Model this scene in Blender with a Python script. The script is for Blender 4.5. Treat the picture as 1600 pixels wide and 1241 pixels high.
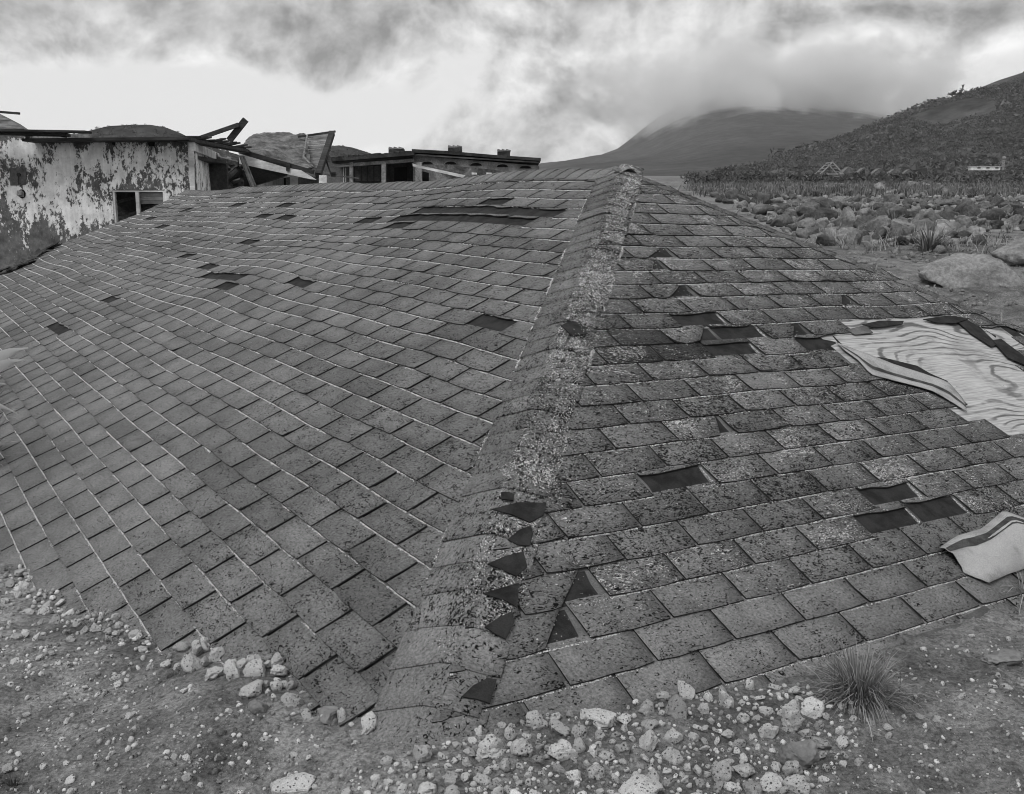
import bpy, math, random
import numpy as np
from mathutils import Vector

for _o in list(bpy.data.objects):
    bpy.data.objects.remove(_o)
scene = bpy.context.scene
COL = scene.collection
PI = math.pi

# ------------------------------------------------------------------ camera, sky, sun, exposure
F = 1581.13                       # focal length in photograph pixels (1600 wide)
TH = math.radians(10.636)         # camera looks this far down
CAMZ = 1.30
cam_data = bpy.data.cameras.new('camera')
cam = bpy.data.objects.new('camera', cam_data)
COL.objects.link(cam)
cam.location = (0, 0, CAMZ)
cam.rotation_euler = (PI / 2 - TH, 0, 0)
cam_data.sensor_width = 36
cam_data.lens = F / 1600 * 36
cam_data.clip_start = 0.05
cam_data.clip_end = 30000
scene.camera = cam

SUN_ELEV, SUN_AZ = math.radians(52), math.radians(215)   # azimuth clockwise from +Y (behind, a little left)
world = bpy.data.worlds.new('World')
scene.world = world
world.use_nodes = True


class NT:
    """small helper to write node trees as expressions"""
    def __init__(self, tree):
        self.t = tree
        self.n = tree.nodes
        self.l = tree.links

    def new(self, kind, **kw):
        nd = self.n.new(kind)
        for k, v in kw.items():
            setattr(nd, k, v)
        return nd

    def put(self, sock, v):
        if isinstance(v, bpy.types.NodeSocket):
            self.l.new(v, sock)
        elif v is not None:
            if sock.type == 'RGBA' and isinstance(v, (int, float)):
                v = (v, v, v, 1)
            elif sock.type == 'VECTOR' and isinstance(v, (int, float)):
                v = (v, v, v)
            sock.default_value = v

    def m(self, op, a=None, b=None, c=None, clamp=False):
        nd = self.new('ShaderNodeMath', operation=op, use_clamp=clamp)
        for i, v in enumerate((a, b, c)):
            if v is not None:
                self.put(nd.inputs[i], v)
        return nd.outputs[0]

    def vm(self, op, a, b=None):
        nd = self.new('ShaderNodeVectorMath', operation=op)
        self.put(nd.inputs[0], a)
        if b is not None:
            self.put(nd.inputs[1], b)
        return nd.outputs[0]

    def noise(self, vec, scale, detail=4, rough=0.55, dist=0.0, seed=None):
        nd = self.new('ShaderNodeTexNoise')
        if seed is not None:
            vec = self.vm('ADD', vec, (seed * 7.13, seed * 3.71, seed * 5.17))
        self.put(nd.inputs['Vector'], vec)
        nd.inputs['Scale'].default_value = scale
        nd.inputs['Detail'].default_value = detail
        nd.inputs['Roughness'].default_value = rough
        nd.inputs['Distortion'].default_value = dist
        return nd.outputs['Fac']

    def vor(self, vec, scale, feature='F1', out='Distance'):
        nd = self.new('ShaderNodeTexVoronoi', feature=feature)
        self.put(nd.inputs['Vector'], vec)
        nd.inputs['Scale'].default_value = scale
        return nd.outputs[out]

    def ramp(self, f, lo, hi, a=0.0, b=1.0):
        nd = self.new('ShaderNodeMapRange', interpolation_type='SMOOTHSTEP')
        self.put(nd.inputs['Value'], f)
        for nm, v in (('From Min', lo), ('From Max', hi), ('To Min', a), ('To Max', b)):
            self.put(nd.inputs[nm], v)
        return nd.outputs[0]

    def mix(self, f, a, b):          # scalar mix
        nd = self.new('ShaderNodeMix')
        self.put(nd.inputs[0], f)
        self.put(nd.inputs[2], a)
        self.put(nd.inputs[3], b)
        return nd.outputs[0]

    def sep(self, v):
        nd = self.new('ShaderNodeSeparateXYZ')
        self.put(nd.inputs[0], v)
        return nd.outputs

    def comb(self, x, y, z):
        nd = self.new('ShaderNodeCombineXYZ')
        for i, v in enumerate((x, y, z)):
            self.put(nd.inputs[i], v)
        return nd.outputs[0]

    def scalev(self, v, s):
        return self.vm('MULTIPLY', v, s)


def build_world():
    t = NT(world.node_tree)
    t.n.clear()
    out = t.new('ShaderNodeOutputWorld')
    bg = t.new('ShaderNodeBackground')
    sky = t.new('ShaderNodeTexSky', sky_type='NISHITA')
    sky.sun_disc = False
    sky.sun_elevation = SUN_ELEV
    sky.sun_rotation = SUN_AZ
    bw = t.new('ShaderNodeRGBToBW')
    t.l.new(sky.outputs[0], bw.inputs[0])
    d = t.new('ShaderNodeTexCoord').outputs['Generated']
    x, y, z = t.sep(d)[:3]
    az = t.m('ARCTAN2', x, y)
    el = t.m('ARCSINE', z)
    # clouds: layered noise on the direction, flattened towards the horizon
    def cloud(dv):
        p = t.scalev(dv, (1, 1, 1.2))
        w = t.noise(p, 5.0, 2, 0.5, 0.0, 2)
        p = t.vm('ADD', p, t.scalev(t.comb(w, t.m('MULTIPLY', w, -0.7), t.m('MULTIPLY', w, 0.8)), (0.10, 0.10, 0.10)))
        big = t.noise(p, 4.6, 2, 0.5, 0.0, 4)
        mid = t.noise(p, 10, 9, 0.58, 0.0, 9)
        bil = t.m('ABSOLUTE', t.m('SUBTRACT', t.noise(p, 15, 7, 0.55, 0.0, 15), 0.5))
        return t.m('ADD', t.m('ADD', t.m('MULTIPLY', big, 0.46), t.m('MULTIPLY', mid, 0.46)), t.m('MULTIPLY', bil, 0.42))
    c0 = cloud(d)
    c1 = cloud(t.vm('ADD', d, (-0.010, 0, 0.020)))
    relief = t.m('SUBTRACT', c0, c1)
    def blob(px, py, sx, sy, w, tilt=0.0):
        a0 = math.atan((px - 800) / F)
        e0 = math.atan((620.5 - py) / F) - TH
        u = t.m('SUBTRACT', az, a0)
        v = t.m('SUBTRACT', el, e0)
        if tilt:
            v = t.m('SUBTRACT', v, t.m('MULTIPLY', u, tilt))
        q = t.m('ADD', t.m('POWER', t.m('ABSOLUTE', t.m('DIVIDE', u, sx / F)), 2.0),
                t.m('POWER', t.m('ABSOLUTE', t.m('DIVIDE', v, sy / F)), 2.0))
        return t.m('MULTIPLY', t.m('EXPONENT', t.m('MULTIPLY', q, -1.0)), w)
    bias = None
    for b in BLOBS:
        k = blob(*b)
        bias = k if bias is None else t.m('ADD', bias, k)
    dens = t.m('ADD', t.m('ADD', c0, 0.10), bias)
    dark = t.ramp(dens, 0.40, 0.78)
    tone = t.mix(dark, 0.70, 0.37)
    tone = t.m('ADD', tone, t.m('MULTIPLY', t.m('MULTIPLY', relief, -2.2), t.ramp(dens, 0.38, 0.52)))
    tone = t.m('MAXIMUM', tone, 0.16)
    tone = t.m('MULTIPLY', tone, 11.0)
    fin = t.mix(0.94, bw.outputs[0], tone)
    t.put(bg.inputs['Color'], fin)
    bg.inputs['Strength'].default_value = 0.1
    t.l.new(bg.outputs[0], out.inputs[0])


# cloud masses seen in the photograph: px, py, half width, half height, weight (+ darker), tilt
BLOBS = [
    (130, 45, 300, 60, 0.16), (450, 50, 150, 60, 0.16, -0.2), (660, 20, 260, 45, 0.10), (230, 165, 420, 45, -0.30),
    (470, 195, 300, 55, -0.28), (740, 95, 120, 45, -0.20), (690, 200, 100, 45, 0.12, 0.6), (870, 110, 65, 90, 0.15, 0.9),
    (930, 50, 110, 60, 0.10), (960, 165, 110, 45, 0.10), (1090, 110, 90, 60, -0.14), (1200, 60, 200, 45, -0.05),
    (1530, 130, 120, 40, -0.16), (1480, 50, 180, 45, 0.06), (1230, 5, 260, 25, 0.04)]
build_world()

sun_data = bpy.data.lights.new('sun', 'SUN')
sun_data.energy = 1.5
sun_data.angle = math.radians(25)
sun_data.color = (1, 1, 1)
sun = bpy.data.objects.new('sun', sun_data)
COL.objects.link(sun)
_sd = Vector((math.sin(SUN_AZ) * math.cos(SUN_ELEV), math.cos(SUN_AZ) * math.cos(SUN_ELEV), math.sin(SUN_ELEV)))
sun.rotation_euler = _sd.to_track_quat('Z', 'Y').to_euler()
sun.location = (0, 0, 60)

vs = scene.view_settings
vs.view_transform = 'Standard'
vs.look = 'None'
vs.exposure = 0.28
vs.gamma = 1.0
vs.use_curve_mapping = False
scene.render.engine = 'CYCLES'
cy = scene.cycles
cy.max_bounces = 5
cy.diffuse_bounces = 3
cy.glossy_bounces = 1
cy.transmission_bounces = 2
cy.transparent_max_bounces = 8
cy.volume_bounces = 2
cy.caustics_reflective = False
cy.caustics_refractive = False
cy.use_denoising = True
cy.pixel_filter_type = 'BLACKMAN_HARRIS'
cy.filter_width = 1.0
cy.use_adaptive_sampling = True
cy.adaptive_threshold = 0.015

# ------------------------------------------------------------------ maths helpers
rng = np.random.default_rng(11)
random.seed(5)
CT, ST = math.cos(TH), math.sin(TH)


def at(px, py, D):
    """point at depth D (m along the view axis) seen at a photograph pixel"""
    x = (px - 800) / F * D
    y = (620.5 - py) / F * D
    return np.array([x, y * ST + D * CT, y * CT - D * ST + CAMZ])


def project(P):
    P = np.asarray(P, float)
    z = P[..., 2] - CAMZ
    D = P[..., 1] * CT - z * ST
    Y = P[..., 1] * ST + z * CT
    return np.stack([800 + F * P[..., 0] / D, 620.5 - F * Y / D, D], -1)


def sm(x, a, b):
    t = np.clip((np.asarray(x, float) - a) / (b - a), 0, 1)
    return t * t * (3 - 2 * t)


def _hash(i, j, k, s):
    n = (i * 374761393 + j * 668265263 + k * 2147483647 + s * 974634277) & 0xFFFFFFFF
    n = ((n ^ (n >> 13)) * 1274126177) & 0xFFFFFFFF
    n = n ^ (n >> 16)
    return (n & 0xFFFF) / 65535.0


def vnoise(x, y, z=0.0, seed=0):
    x = np.asarray(x, float)
    y = np.asarray(y, float)
    z = np.zeros_like(x) + z
    xi, yi, zi = (np.floor(v).astype(np.int64) for v in (x, y, z))
    fx, fy, fz = x - xi, y - yi, z - zi
    fx, fy, fz = (v * v * v * (v * (v * 6 - 15) + 10) for v in (fx, fy, fz))
    r = 0
    for dx in (0, 1):
        for dy in (0, 1):
            for dz in (0, 1):
                w = (fx if dx else 1 - fx) * (fy if dy else 1 - fy) * (fz if dz else 1 - fz)
                r = r + w * _hash(xi + dx, yi + dy, zi + dz, seed)
    return r * 2 - 1


def fbm(x, y, z=0.0, oct=4, seed=0, gain=0.5):
    r, a, f = 0, 1.0, 1.0
    for o in range(oct):
        r = r + a * vnoise(np.asarray(x) * f, np.asarray(y) * f, np.asarray(z) * f, seed + o * 17)
        a *= gain
        f *= 2.03
    return r


def unit(v):
    v = np.asarray(v, float)
    return v / np.linalg.norm(v)


# ------------------------------------------------------------------ object helpers
def make_mesh(name, verts, faces, mat, smooth=False, uv=None, tint=None, mat2=None, mi=None):
    """faces: (n,k) array or list of index tuples; uv per vertex (n,2); tint per vertex (n,4)"""
    me = bpy.data.meshes.new(name)
    verts = np.asarray(verts, np.float32)
    if isinstance(faces, np.ndarray):
        k = faces.shape[1]
        me.vertices.add(len(verts))
        me.vertices.foreach_set('co', verts.ravel())
        me.loops.add(faces.size)
        me.loops.foreach_set('vertex_index', faces.astype(np.int32).ravel())
        me.polygons.add(len(faces))
        me.polygons.foreach_set('loop_start', np.arange(0, faces.size, k, dtype=np.int32))
        me.polygons.foreach_set('loop_total', np.full(len(faces), k, np.int32))
        me.update(calc_edges=True)
    else:
        me.from_pydata([tuple(map(float, v)) for v in verts], [], faces)
    if smooth:
        me.polygons.foreach_set('use_smooth', np.ones(len(me.polygons), bool))
    idx = None
    if uv is not None:
        idx = np.empty(len(me.loops), np.int32)
        me.loops.foreach_get('vertex_index', idx)
        lay = me.uv_layers.new(name='UVMap')
        lay.data.foreach_set('uv', np.asarray(uv, np.float32)[idx].ravel())
    if tint is not None:
        at_ = me.attributes.new('tint', 'FLOAT_COLOR', 'POINT')
        at_.data.foreach_set('color', np.asarray(tint, np.float32).ravel())
    if mat is not None:
        me.materials.append(mat)
    if mat2 is not None:
        me.materials.append(mat2)
        me.polygons.foreach_set('material_index', np.asarray(mi, np.int32))
    me.validate()
    me.update()
    return me


def wloc(o):
    p = np.zeros(3)
    while o is not None:
        p = p + np.array(o.location)
        o = o.parent
    return p


def obj(name, verts, faces, mat, parent=None, origin=None, **kw):
    """verts in world space; the object's origin sits at `origin` (or the parent's place)"""
    base = wloc(parent) if parent else np.zeros(3)
    org = np.asarray(origin, float) if origin is not None else base
    me = make_mesh(name, np.asarray(verts, float) - org, faces, mat, **kw)
    o = bpy.data.objects.new(name, me)
    COL.objects.link(o)
    o.parent = parent
    o.location = org - base
    return o


def tag(o, label=None, cat=None, group=None, kind=None):
    for k, v in (('label', label), ('category', cat), ('group', group), ('kind', kind)):
        if v:
            o[k] = v
    return o


def thing(name, loc, label, cat, group=None):
    o = bpy.data.objects.new(name, None)
    o.empty_display_size = 0.2
    COL.objects.link(o)
    o.location = loc
    return tag(o, label, cat, group)


class MB:
    """collects polygons into one mesh"""
    def __init__(self):
        self.v = []
        self.f = []

    def add(self, verts, faces):
        n = len(self.v)
        self.v += [tuple(map(float, p)) for p in verts]
        self.f += [tuple(int(i) + n for i in f) for f in faces]
        return self

    def beam(self, A, B, w, h, up=(0, 0, 1), w2=None, h2=None):
        A, B = np.asarray(A, float), np.asarray(B, float)
        d = unit(B - A)
        s = np.cross(d, up)
        s = unit(s) if np.linalg.norm(s) > 1e-6 else np.array([1., 0, 0])
        u = np.cross(s, d)
        w2 = w if w2 is None else w2
        h2 = h if h2 is None else h2
        vv = []
        for P, ww, hh in ((A, w, h), (B, w2, h2)):
            for a, b in ((-1, -1), (1, -1), (1, 1), (-1, 1)):
                vv.append(P + s * a * ww / 2 + u * b * hh / 2)
        return self.add(vv, [(3, 2, 1, 0), (4, 5, 6, 7), (0, 1, 5, 4), (1, 2, 6, 5), (2, 3, 7, 6), (3, 0, 4, 7)])

    def box(self, lo, hi):
        (x0, y0, z0), (x1, y1, z1) = lo, hi
        vv = [(x0, y0, z0), (x1, y0, z0), (x1, y1, z0), (x0, y1, z0), (x0, y0, z1), (x1, y0, z1), (x1, y1, z1), (x0, y1, z1)]
        return self.add(vv, [(3, 2, 1, 0), (4, 5, 6, 7), (0, 1, 5, 4), (1, 2, 6, 5), (2, 3, 7, 6), (3, 0, 4, 7)])

    def prism(self, pts, off):
        """polygon pts extruded by the vector off"""
        n = len(pts)
        pts = [np.asarray(p, float) for p in pts]
        vv = pts + [p + np.asarray(off, float) for p in pts]
        ff = [tuple(range(n))[::-1], tuple(range(n, 2 * n))] + [(i, (i + 1) % n, n + (i + 1) % n, n + i) for i in range(n)]
        return self.add(vv, ff)

    def obj(self, name, mat, parent=None, origin=None, **kw):
        return obj(name, np.array(self.v), self.f, mat, parent, origin, **kw)


# ------------------------------------------------------------------ materials (all neutral greys: the photograph is black and white)
MATS = {}


def new_mat(name, rough=0.9, spec=0.25):
    m = bpy.data.materials.new(name)
    m.use_nodes = True
    t = NT(m.node_tree)
    b = m.node_tree.nodes['Principled BSDF']
    b.inputs['Roughness'].default_value = rough
    b.inputs['Specular IOR Level'].default_value = spec
    MATS[name] = m
    return m, t, b


def bump(t, b, h, dist, strength=1.0):
    nd = t.new('ShaderNodeBump')
    nd.inputs['Strength'].default_value = strength
    nd.inputs['Distance'].default_value = dist
    t.put(nd.inputs['Height'], h)
    t.l.new(nd.outputs[0], b.inputs['Normal'])


def coords(t, which='Object'):
    return t.new('ShaderNodeTexCoord').outputs[which]


def position(t):
    return t.new('ShaderNodeNewGeometry').outputs['Position']


def mat_rough(name, lo, hi, scale, fine, dist=0.004, stretch=(1, 1, 1), rough=0.92, pos=True, contrast=(0.35, 0.65), vary=False):
    m, t, b = new_mat(name, rough)
    c = position(t) if pos else coords(t)
    c = t.scalev(c, stretch)
    n = t.noise(c, scale, 5, 0.6, 0.3)
    g = t.noise(c, fine, 3, 0.6)
    v = t.mix(t.ramp(n, *contrast), lo, hi)
    v = t.m('MULTIPLY', v, t.ramp(g, 0.25, 0.75, 0.7, 1.3))
    if vary:
        oi = t.sep(t.new('ShaderNodeObjectInfo').outputs['Color'])[0]
        v = t.m('MULTIPLY', v, t.m('ADD', 0.5, t.m('MULTIPLY', oi, 1.3)))
    t.put(b.inputs['Base Color'], v)
    bump(t, b, t.m('ADD', t.m('MULTIPLY', n, 1.0), t.m('MULTIPLY', g, 0.5)), dist)
    return m


def mat_shingle():
    m, t, b = new_mat('shingle', 0.95, 0.15)
    uvn = t.new('ShaderNodeUVMap')
    c = uvn.outputs[0]
    a = t.new('ShaderNodeAttribute', attribute_name='tint')
    col = t.new('ShaderNodeSeparateColor')
    t.l.new(a.outputs['Color'], col.inputs[0])
    shade, moss, white = col.outputs[0], col.outputs[1], col.outputs[2]
    broad = t.noise(c, 1.3, 4, 0.6, 0.4)
    blot = t.noise(c, 9, 4, 0.6, 0.5, 3)
    grain = t.noise(c, 95, 5, 0.85)
    v = t.m('MULTIPLY', shade, t.ramp(broad, 0.3, 0.7, 0.115, 0.165))
    v = t.m('MULTIPLY', v, t.ramp(blot, 0.25, 0.75, 0.86, 1.16))
    v = t.m('MULTIPLY', v, t.ramp(grain, 0.3, 0.7, 0.5, 1.6))
    # black lichen squiggles, dense where `moss` is high
    sc = t.scalev(c, (0.62, 1.0, 1.0))
    sq = t.noise(sc, 88, 4, 0.6, 1.7)
    area = t.noise(c, 13, 3, 0.6, 0.4, 6)
    thr = t.m('SUBTRACT', 0.70, t.m('ADD', t.m('MULTIPLY', moss, 0.165), t.m('MULTIPLY', t.ramp(area, 0.3, 0.7), 0.075)))
    lich = t.ramp(sq, thr, t.m('ADD', thr, 0.035))
    v = t.mix(lich, v, 0.008)
    # pale crumbs of ash caught in the lichen
    wq = t.noise(sc, 105, 3, 0.55, 1.8, 12)
    warea = t.noise(c, 3.2, 4, 0.65, 0.8, 8)
    wthr = t.m('SUBTRACT', 0.775, t.m('MULTIPLY', white, t.ramp(warea, 0.38, 0.68, 0.125, 0.26)))
    wh = t.ramp(wq, wthr, t.m('ADD', wthr, 0.04))
    v = t.mix(wh, v, 0.6)
    t.put(b.inputs['Base Color'], v)
    h = t.m('ADD', t.m('MULTIPLY', grain, 0.35), t.m('ADD', t.m('MULTIPLY', lich, 0.9), wh))
    bump(t, b, h, 0.002, 0.8)
    return m


def mat_plywood():
    m, t, b = new_mat('plywood', 0.85)
    c = t.new('ShaderNodeUVMap').outputs[0]
    warp = t.noise(t.scalev(c, (0.75, 1.3, 1)), 1.5, 1.5, 0.5, 0.2)
    x, y, z = t.sep(c)[:3]
    rings = t.m('SINE', t.m('ADD', t.m('MULTIPLY', y, 80.0), t.m('ADD', t.m('MULTIPLY', warp, 75.0), t.m('MULTIPLY', t.noise(t.scalev(c, (4, 22, 1)), 1.6, 4, 0.6), 3.5))))
    fib = t.noise(t.scalev(c, (2, 45, 1)), 3, 5, 0.65)
    mask = t.ramp(t.noise(c, 2.3, 4, 0.6, 0.3, 5), 0.42, 0.6)
    v = t.mix(t.m('MULTIPLY', t.ramp(rings, 0.3, 1.0), mask), 0.44, 0.13)
    v = t.m('MULTIPLY', v, t.ramp(fib, 0.3, 0.7, 0.6, 1.15))
    spl = t.ramp(t.noise(t.scalev(c, (1, 4, 1)), 26, 2, 0.6, 0.5, 2), 0.74, 0.78)
    v = t.mix(spl, v, 0.03)
    stain = t.ramp(t.noise(c, 3.1, 5, 0.65, 0.6, 9), 0.56, 0.74)
    v = t.mix(t.m('MULTIPLY', stain, 0.65), v, 0.16)
    t.put(b.inputs['Base Color'], v)
    bump(t, b, t.m('ADD', fib, t.m('MULTIPLY', rings, 0.3)), 0.0015)
    return m


def mat_stucco():
    m, t, b = new_mat('peeling_stucco', 0.95)
    c = coords(t)                    # metres on the wall: x along, z up, y outwards
    x, y, z = t.sep(c)[:3]
    st = t.scalev(c, (1, 1, 0.42))
    big = t.noise(t.scalev(c, (1, 1, 0.7)), 0.8, 5, 0.6, 0.5, 2)
    mid = t.noise(st, 3.6, 8, 0.72, 0.25, 5)
    fine = t.noise(t.scalev(c, (1, 1, 0.6)), 15, 6, 0.75, 0.3)
    top = t.ramp(z, 2.42, 2.68, 0.0, 0.10)
    low = t.ramp(z, 1.3, 0.5, 0.0, 0.07)
    s = t.m('ADD', t.m('MULTIPLY', big, 0.26), t.m('ADD', t.m('MULTIPLY', mid, 0.40), t.m('MULTIPLY', fine, 0.34)))
    s = t.m('SUBTRACT', s, t.m('ADD', top, low))
    paint = t.ramp(s, 0.478, 0.490)
    soil = t.noise(c, 5, 5, 0.65, 0.2, 7)
    streak = t.noise(t.scalev(c, (1, 1, 0.07)), 9, 4, 0.6, 0.2, 4)
    wv = t.mix(t.ramp(streak, 0.35, 0.65), 0.72, 0.88)
    wv = t.m('MULTIPLY', wv, t.ramp(soil, 0.3, 0.65, 0.75, 1.06))
    gv = t.m('MULTIPLY', t.mix(t.ramp(soil, 0.3, 0.7), 0.075, 0.17), t.ramp(fine, 0.3, 0.7, 0.75, 1.2))
    t.put(b.inputs['Base Color'], t.mix(paint, gv, wv))
    bump(t, b, t.m('ADD', paint, t.m('MULTIPLY', fine, 0.8)), 0.012, 0.7)
    return m


def mat_pumice(name, lo, hi):
    m, t, b = new_mat(name, 0.95, 0.1)
    c = coords(t)
    oi = t.sep(t.new('ShaderNodeObjectInfo').outputs['Color'])[0]
    a = t.new('ShaderNodeAttribute', attribute_name='tint')
    shade = t.new('ShaderNodeSeparateColor')
    t.l.new(a.outputs['Color'], shade.inputs[0])
    c = t.vm('ADD', position(t), t.comb(oi, oi, oi))
    n = t.noise(c, 18, 4, 0.6)
    pit = t.vor(c, 130)
    pit2 = t.vor(c, 60)
    holes = t.ramp(t.m('MINIMUM', pit, t.m('MULTIPLY', pit2, 1.2)), 0.10, 0.26)
    g = t.noise(c, 420, 2, 0.6)
    v = t.mix(t.m('ADD', t.m('MULTIPLY', oi, 0.65), t.m('MULTIPLY', n, 0.35)), lo, hi)
    v = t.m('MULTIPLY', v, t.ramp(holes, 0, 1, 0.25, 1.0))
    v = t.m('MULTIPLY', v, t.ramp(g, 0.25, 0.75, 0.75, 1.2))
    t.put(b.inputs['Base Color'], t.m('MULTIPLY', v, shade.outputs[0]))
    bump(t, b, t.m('ADD', t.m('MULTIPLY', holes, 1.0), t.m('MULTIPLY', g, 0.5)), 0.004)
    return m


def mat_ground():
    m, t, b = new_mat('ash_mud', 0.9, 0.2)
    c = position(t)
    big = t.noise(c, 0.9, 5, 0.6, 0.6)
    mid = t.noise(c, 7, 5, 0.62, 0.4, 3)
    grit = t.noise(c, 70, 5, 0.75, 0.2, 5)
    fine = t.noise(c, 420, 2, 0.7)
    far = t.noise(c, 0.12, 6, 0.65, 0.3, 8)
    v = t.mix(t.ramp(big, 0.35, 0.65), 0.10, 0.19)
    v = t.m('MULTIPLY', v, t.ramp(mid, 0.3, 0.7, 0.6, 1.35))
    v = t.m('MULTIPLY', v, t.ramp(grit, 0.3, 0.7, 0.45, 1.55))
    v = t.m('MULTIPLY', v, t.ramp(fine, 0.25, 0.75, 0.75, 1.25))
    v = t.m('MULTIPLY', v, t.ramp(far, 0.3, 0.7, 0.75, 1.3))
    cr = t.ramp(t.vor(c, 75), 0.12, 0.3)
    v = t.mix(t.m('MULTIPLY', t.m('SUBTRACT', 1.0, cr), t.ramp(mid, 0.5, 0.62)), v, 0.3)
    t.put(b.inputs['Base Color'], v)
    bump(t, b, t.m('ADD', t.m('MULTIPLY', mid, 1.3), t.m('ADD', t.m('MULTIPLY', grit, 0.55), t.m('MULTIPLY', fine, 0.12))), 0.012)
    return m


def mat_hill(name, lo, hi, s1, s2):
    m, t, b = new_mat(name, 1.0, 0.0)
    c = position(t)
    n = t.noise(c, s1, 6, 0.62, 0.3)
    k = t.noise(c, s2, 4, 0.65)
    v = t.mix(t.ramp(n, 0.3, 0.7), lo, hi)
    v = t.m('MULTIPLY', v, t.ramp(k, 0.25, 0.75, 0.5, 1.5))
    t.put(b.inputs['Base Color'], v)
    return m


def mat_leaf(name, lo, hi):
    m, t, b = new_mat(name, 0.8, 0.2)
    a = t.new('ShaderNodeAttribute', attribute_name='tint')
    s = t.new('ShaderNodeSeparateColor')
    t.l.new(a.outputs['Color'], s.inputs[0])
    t.put(b.inputs['Base Color'], t.mix(s.outputs[0], lo, hi))
    return m


def mat_wood(name, lo, hi, axis_stretch=(0.15, 1, 1), scale=14):
    m, t, b = new_mat(name, 0.9)
    c = t.scalev(position(t), axis_stretch)
    n = t.noise(c, scale, 5, 0.65, 0.5)
    p = t.noise(position(t), 2.2, 5, 0.65, 0.3, 3)
    v = t.mix(t.ramp(n, 0.3, 0.7), lo, hi)
    v = t.m('MULTIPLY', v, t.ramp(p, 0.3, 0.7, 0.65, 1.2))
    t.put(b.inputs['Base Color'], v)
    bump(t, b, n, 0.006)
    return m


M_SH = mat_shingle()
M_DECK = mat_rough('bare_asphalt', 0.010, 0.028, 14, 260, 0.003)
M_UNDER = mat_rough('shingle_underside', 0.17, 0.36, 7, 260, 0.0015, contrast=(0.25, 0.6))
M_STRIPE = mat_rough('tar_strip', 0.03, 0.07, 20, 200, 0.001)
M_PLY = mat_plywood()
M_STUCCO = mat_stucco()
M_PUM = mat_pumice('pumice', 0.17, 0.60)
M_BOULDER = mat_rough('boulder', 0.05, 0.18, 1.6, 22, 0.03, contrast=(0.3, 0.7), vary=True)
M_BOULDER_PALE = mat_rough('pale_boulder', 0.13, 0.24, 2.2, 30, 0.02)
M_GROUND = mat_ground()
M_GRIT = mat_pumice('grit', 0.11, 0.30)
M_EAVE = mat_rough('worn_shingle', 0.07, 0.15, 5, 220, 0.002)
M_CRUMB = mat_rough('ash_crumb', 0.42, 0.66, 60, 400, 0.0005)
M_DARKWOOD = mat_wood('dark_timber', 0.02, 0.06)
M_WOOD = mat_wood('weathered_timber', 0.09, 0.24)
M_WHITEWOOD = mat_wood('white_painted_timber', 0.5, 0.82, scale=7)
M_GREYWALL = mat_rough('grey_render', 0.085, 0.15, 1.6, 20, 0.006)
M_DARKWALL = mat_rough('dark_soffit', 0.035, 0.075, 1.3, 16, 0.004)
M_LIGHTBOARD = mat_wood('pale_boards', 0.20, 0.36, (1, 1, 0.12), 10)
M_ROOFDIRT = mat_rough('roof_debris', 0.045, 0.20, 2.6, 14, 0.05, contrast=(0.3, 0.7))
M_ROOFTIN = mat_rough('dark_roofing', 0.02, 0.06, 2.0, 22, 0.01)
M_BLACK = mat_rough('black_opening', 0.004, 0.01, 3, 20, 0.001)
M_GLASS = mat_rough('dusty_pane', 0.03, 0.06, 1.2, 9, 0.001, rough=0.35)
M_CONC = mat_rough('old_concrete', 0.14, 0.30, 3, 26, 0.008)
M_GRASS = mat_leaf('dry_grass', 0.05, 0.34)
M_SPIKE = mat_leaf('pale_leaf', 0.3, 0.62)
M_FIELDGRASS = mat_leaf('field_grass', 0.07, 0.20)
M_SCRUB = mat_leaf('scrub_leaf', 0.025, 0.12)
M_HILL = mat_hill('hill_ground', 0.03, 0.085, 0.012, 0.09)
M_MOUNT = mat_hill('mountain_slope', 0.03, 0.06, 0.006, 0.05)
M_FAREAR = mat_hill('low_hill', 0.03, 0.06, 0.02, 0.15)
M_WHITE = mat_rough('white_paint', 0.6, 0.75, 1, 8, 0.002)
M_FELT = mat_rough('torn_felt', 0.02, 0.09, 6, 60, 0.01)

# ------------------------------------------------------------------ the buried roof: frame of the house
HC = np.array([-0.2004, 2.2625, -1.2538 + CAMZ])          # point on the hip at the foot of the roof
E_L = unit([-0.5385, 0.8447, 0.0189])                     # along the long eave
E_R = unit([0.8421, 0.5420, -0.0295])                     # along the hipped end's eave
E_R = unit(E_R - E_L * (E_R @ E_L))
E_U = unit(np.cross(E_R, E_L))
TL, TR = math.tan(math.radians(26.98)), math.tan(math.radians(26.23))
CL, SL = math.cos(math.atan(TL)), math.sin(math.atan(TL))
CR, SR = math.cos(math.atan(TR)), math.sin(math.atan(TR))
BR = 2.95                                                 # ridge stands over b = BR
AP = BR * TL / TR                                         # and starts at a = AP
AEND = 13.0                                               # gable end
WT, EX = 0.305, 0.127                                     # tab width, course exposure
A0, V0L = 0.826, 0.4348 / CL                              # measured course and joint origin, long side
B0, V0R = 1.0332, 1.1539 / CR                             # the same, hipped end


def sag(a, b):
    a = np.asarray(a, float)
    b = np.asarray(b, float)
    d = -0.17 * sm(a, 3.6, 12.5) * sm(b, -0.3, 2.6)
    d = d - 0.035 * sm(a, 4.0, 5.5) * sm(a, 9.0, 6.5) * sm(b, 1.2, 2.4)
    w = sm(a, 3.2, 6.0) * sm(b, 0.2, 1.2)
    d = d + w * 0.020 * vnoise(a * 0.75 + 3.1, b * 0.9 + 1.7, 0, 3) + w * 0.007 * vnoise(a * 2.1, b * 1.6, 0, 8)
    d = d + 0.006 * vnoise(a * 1.9 + 9, b * 1.9, 0, 5)
    return d


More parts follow.
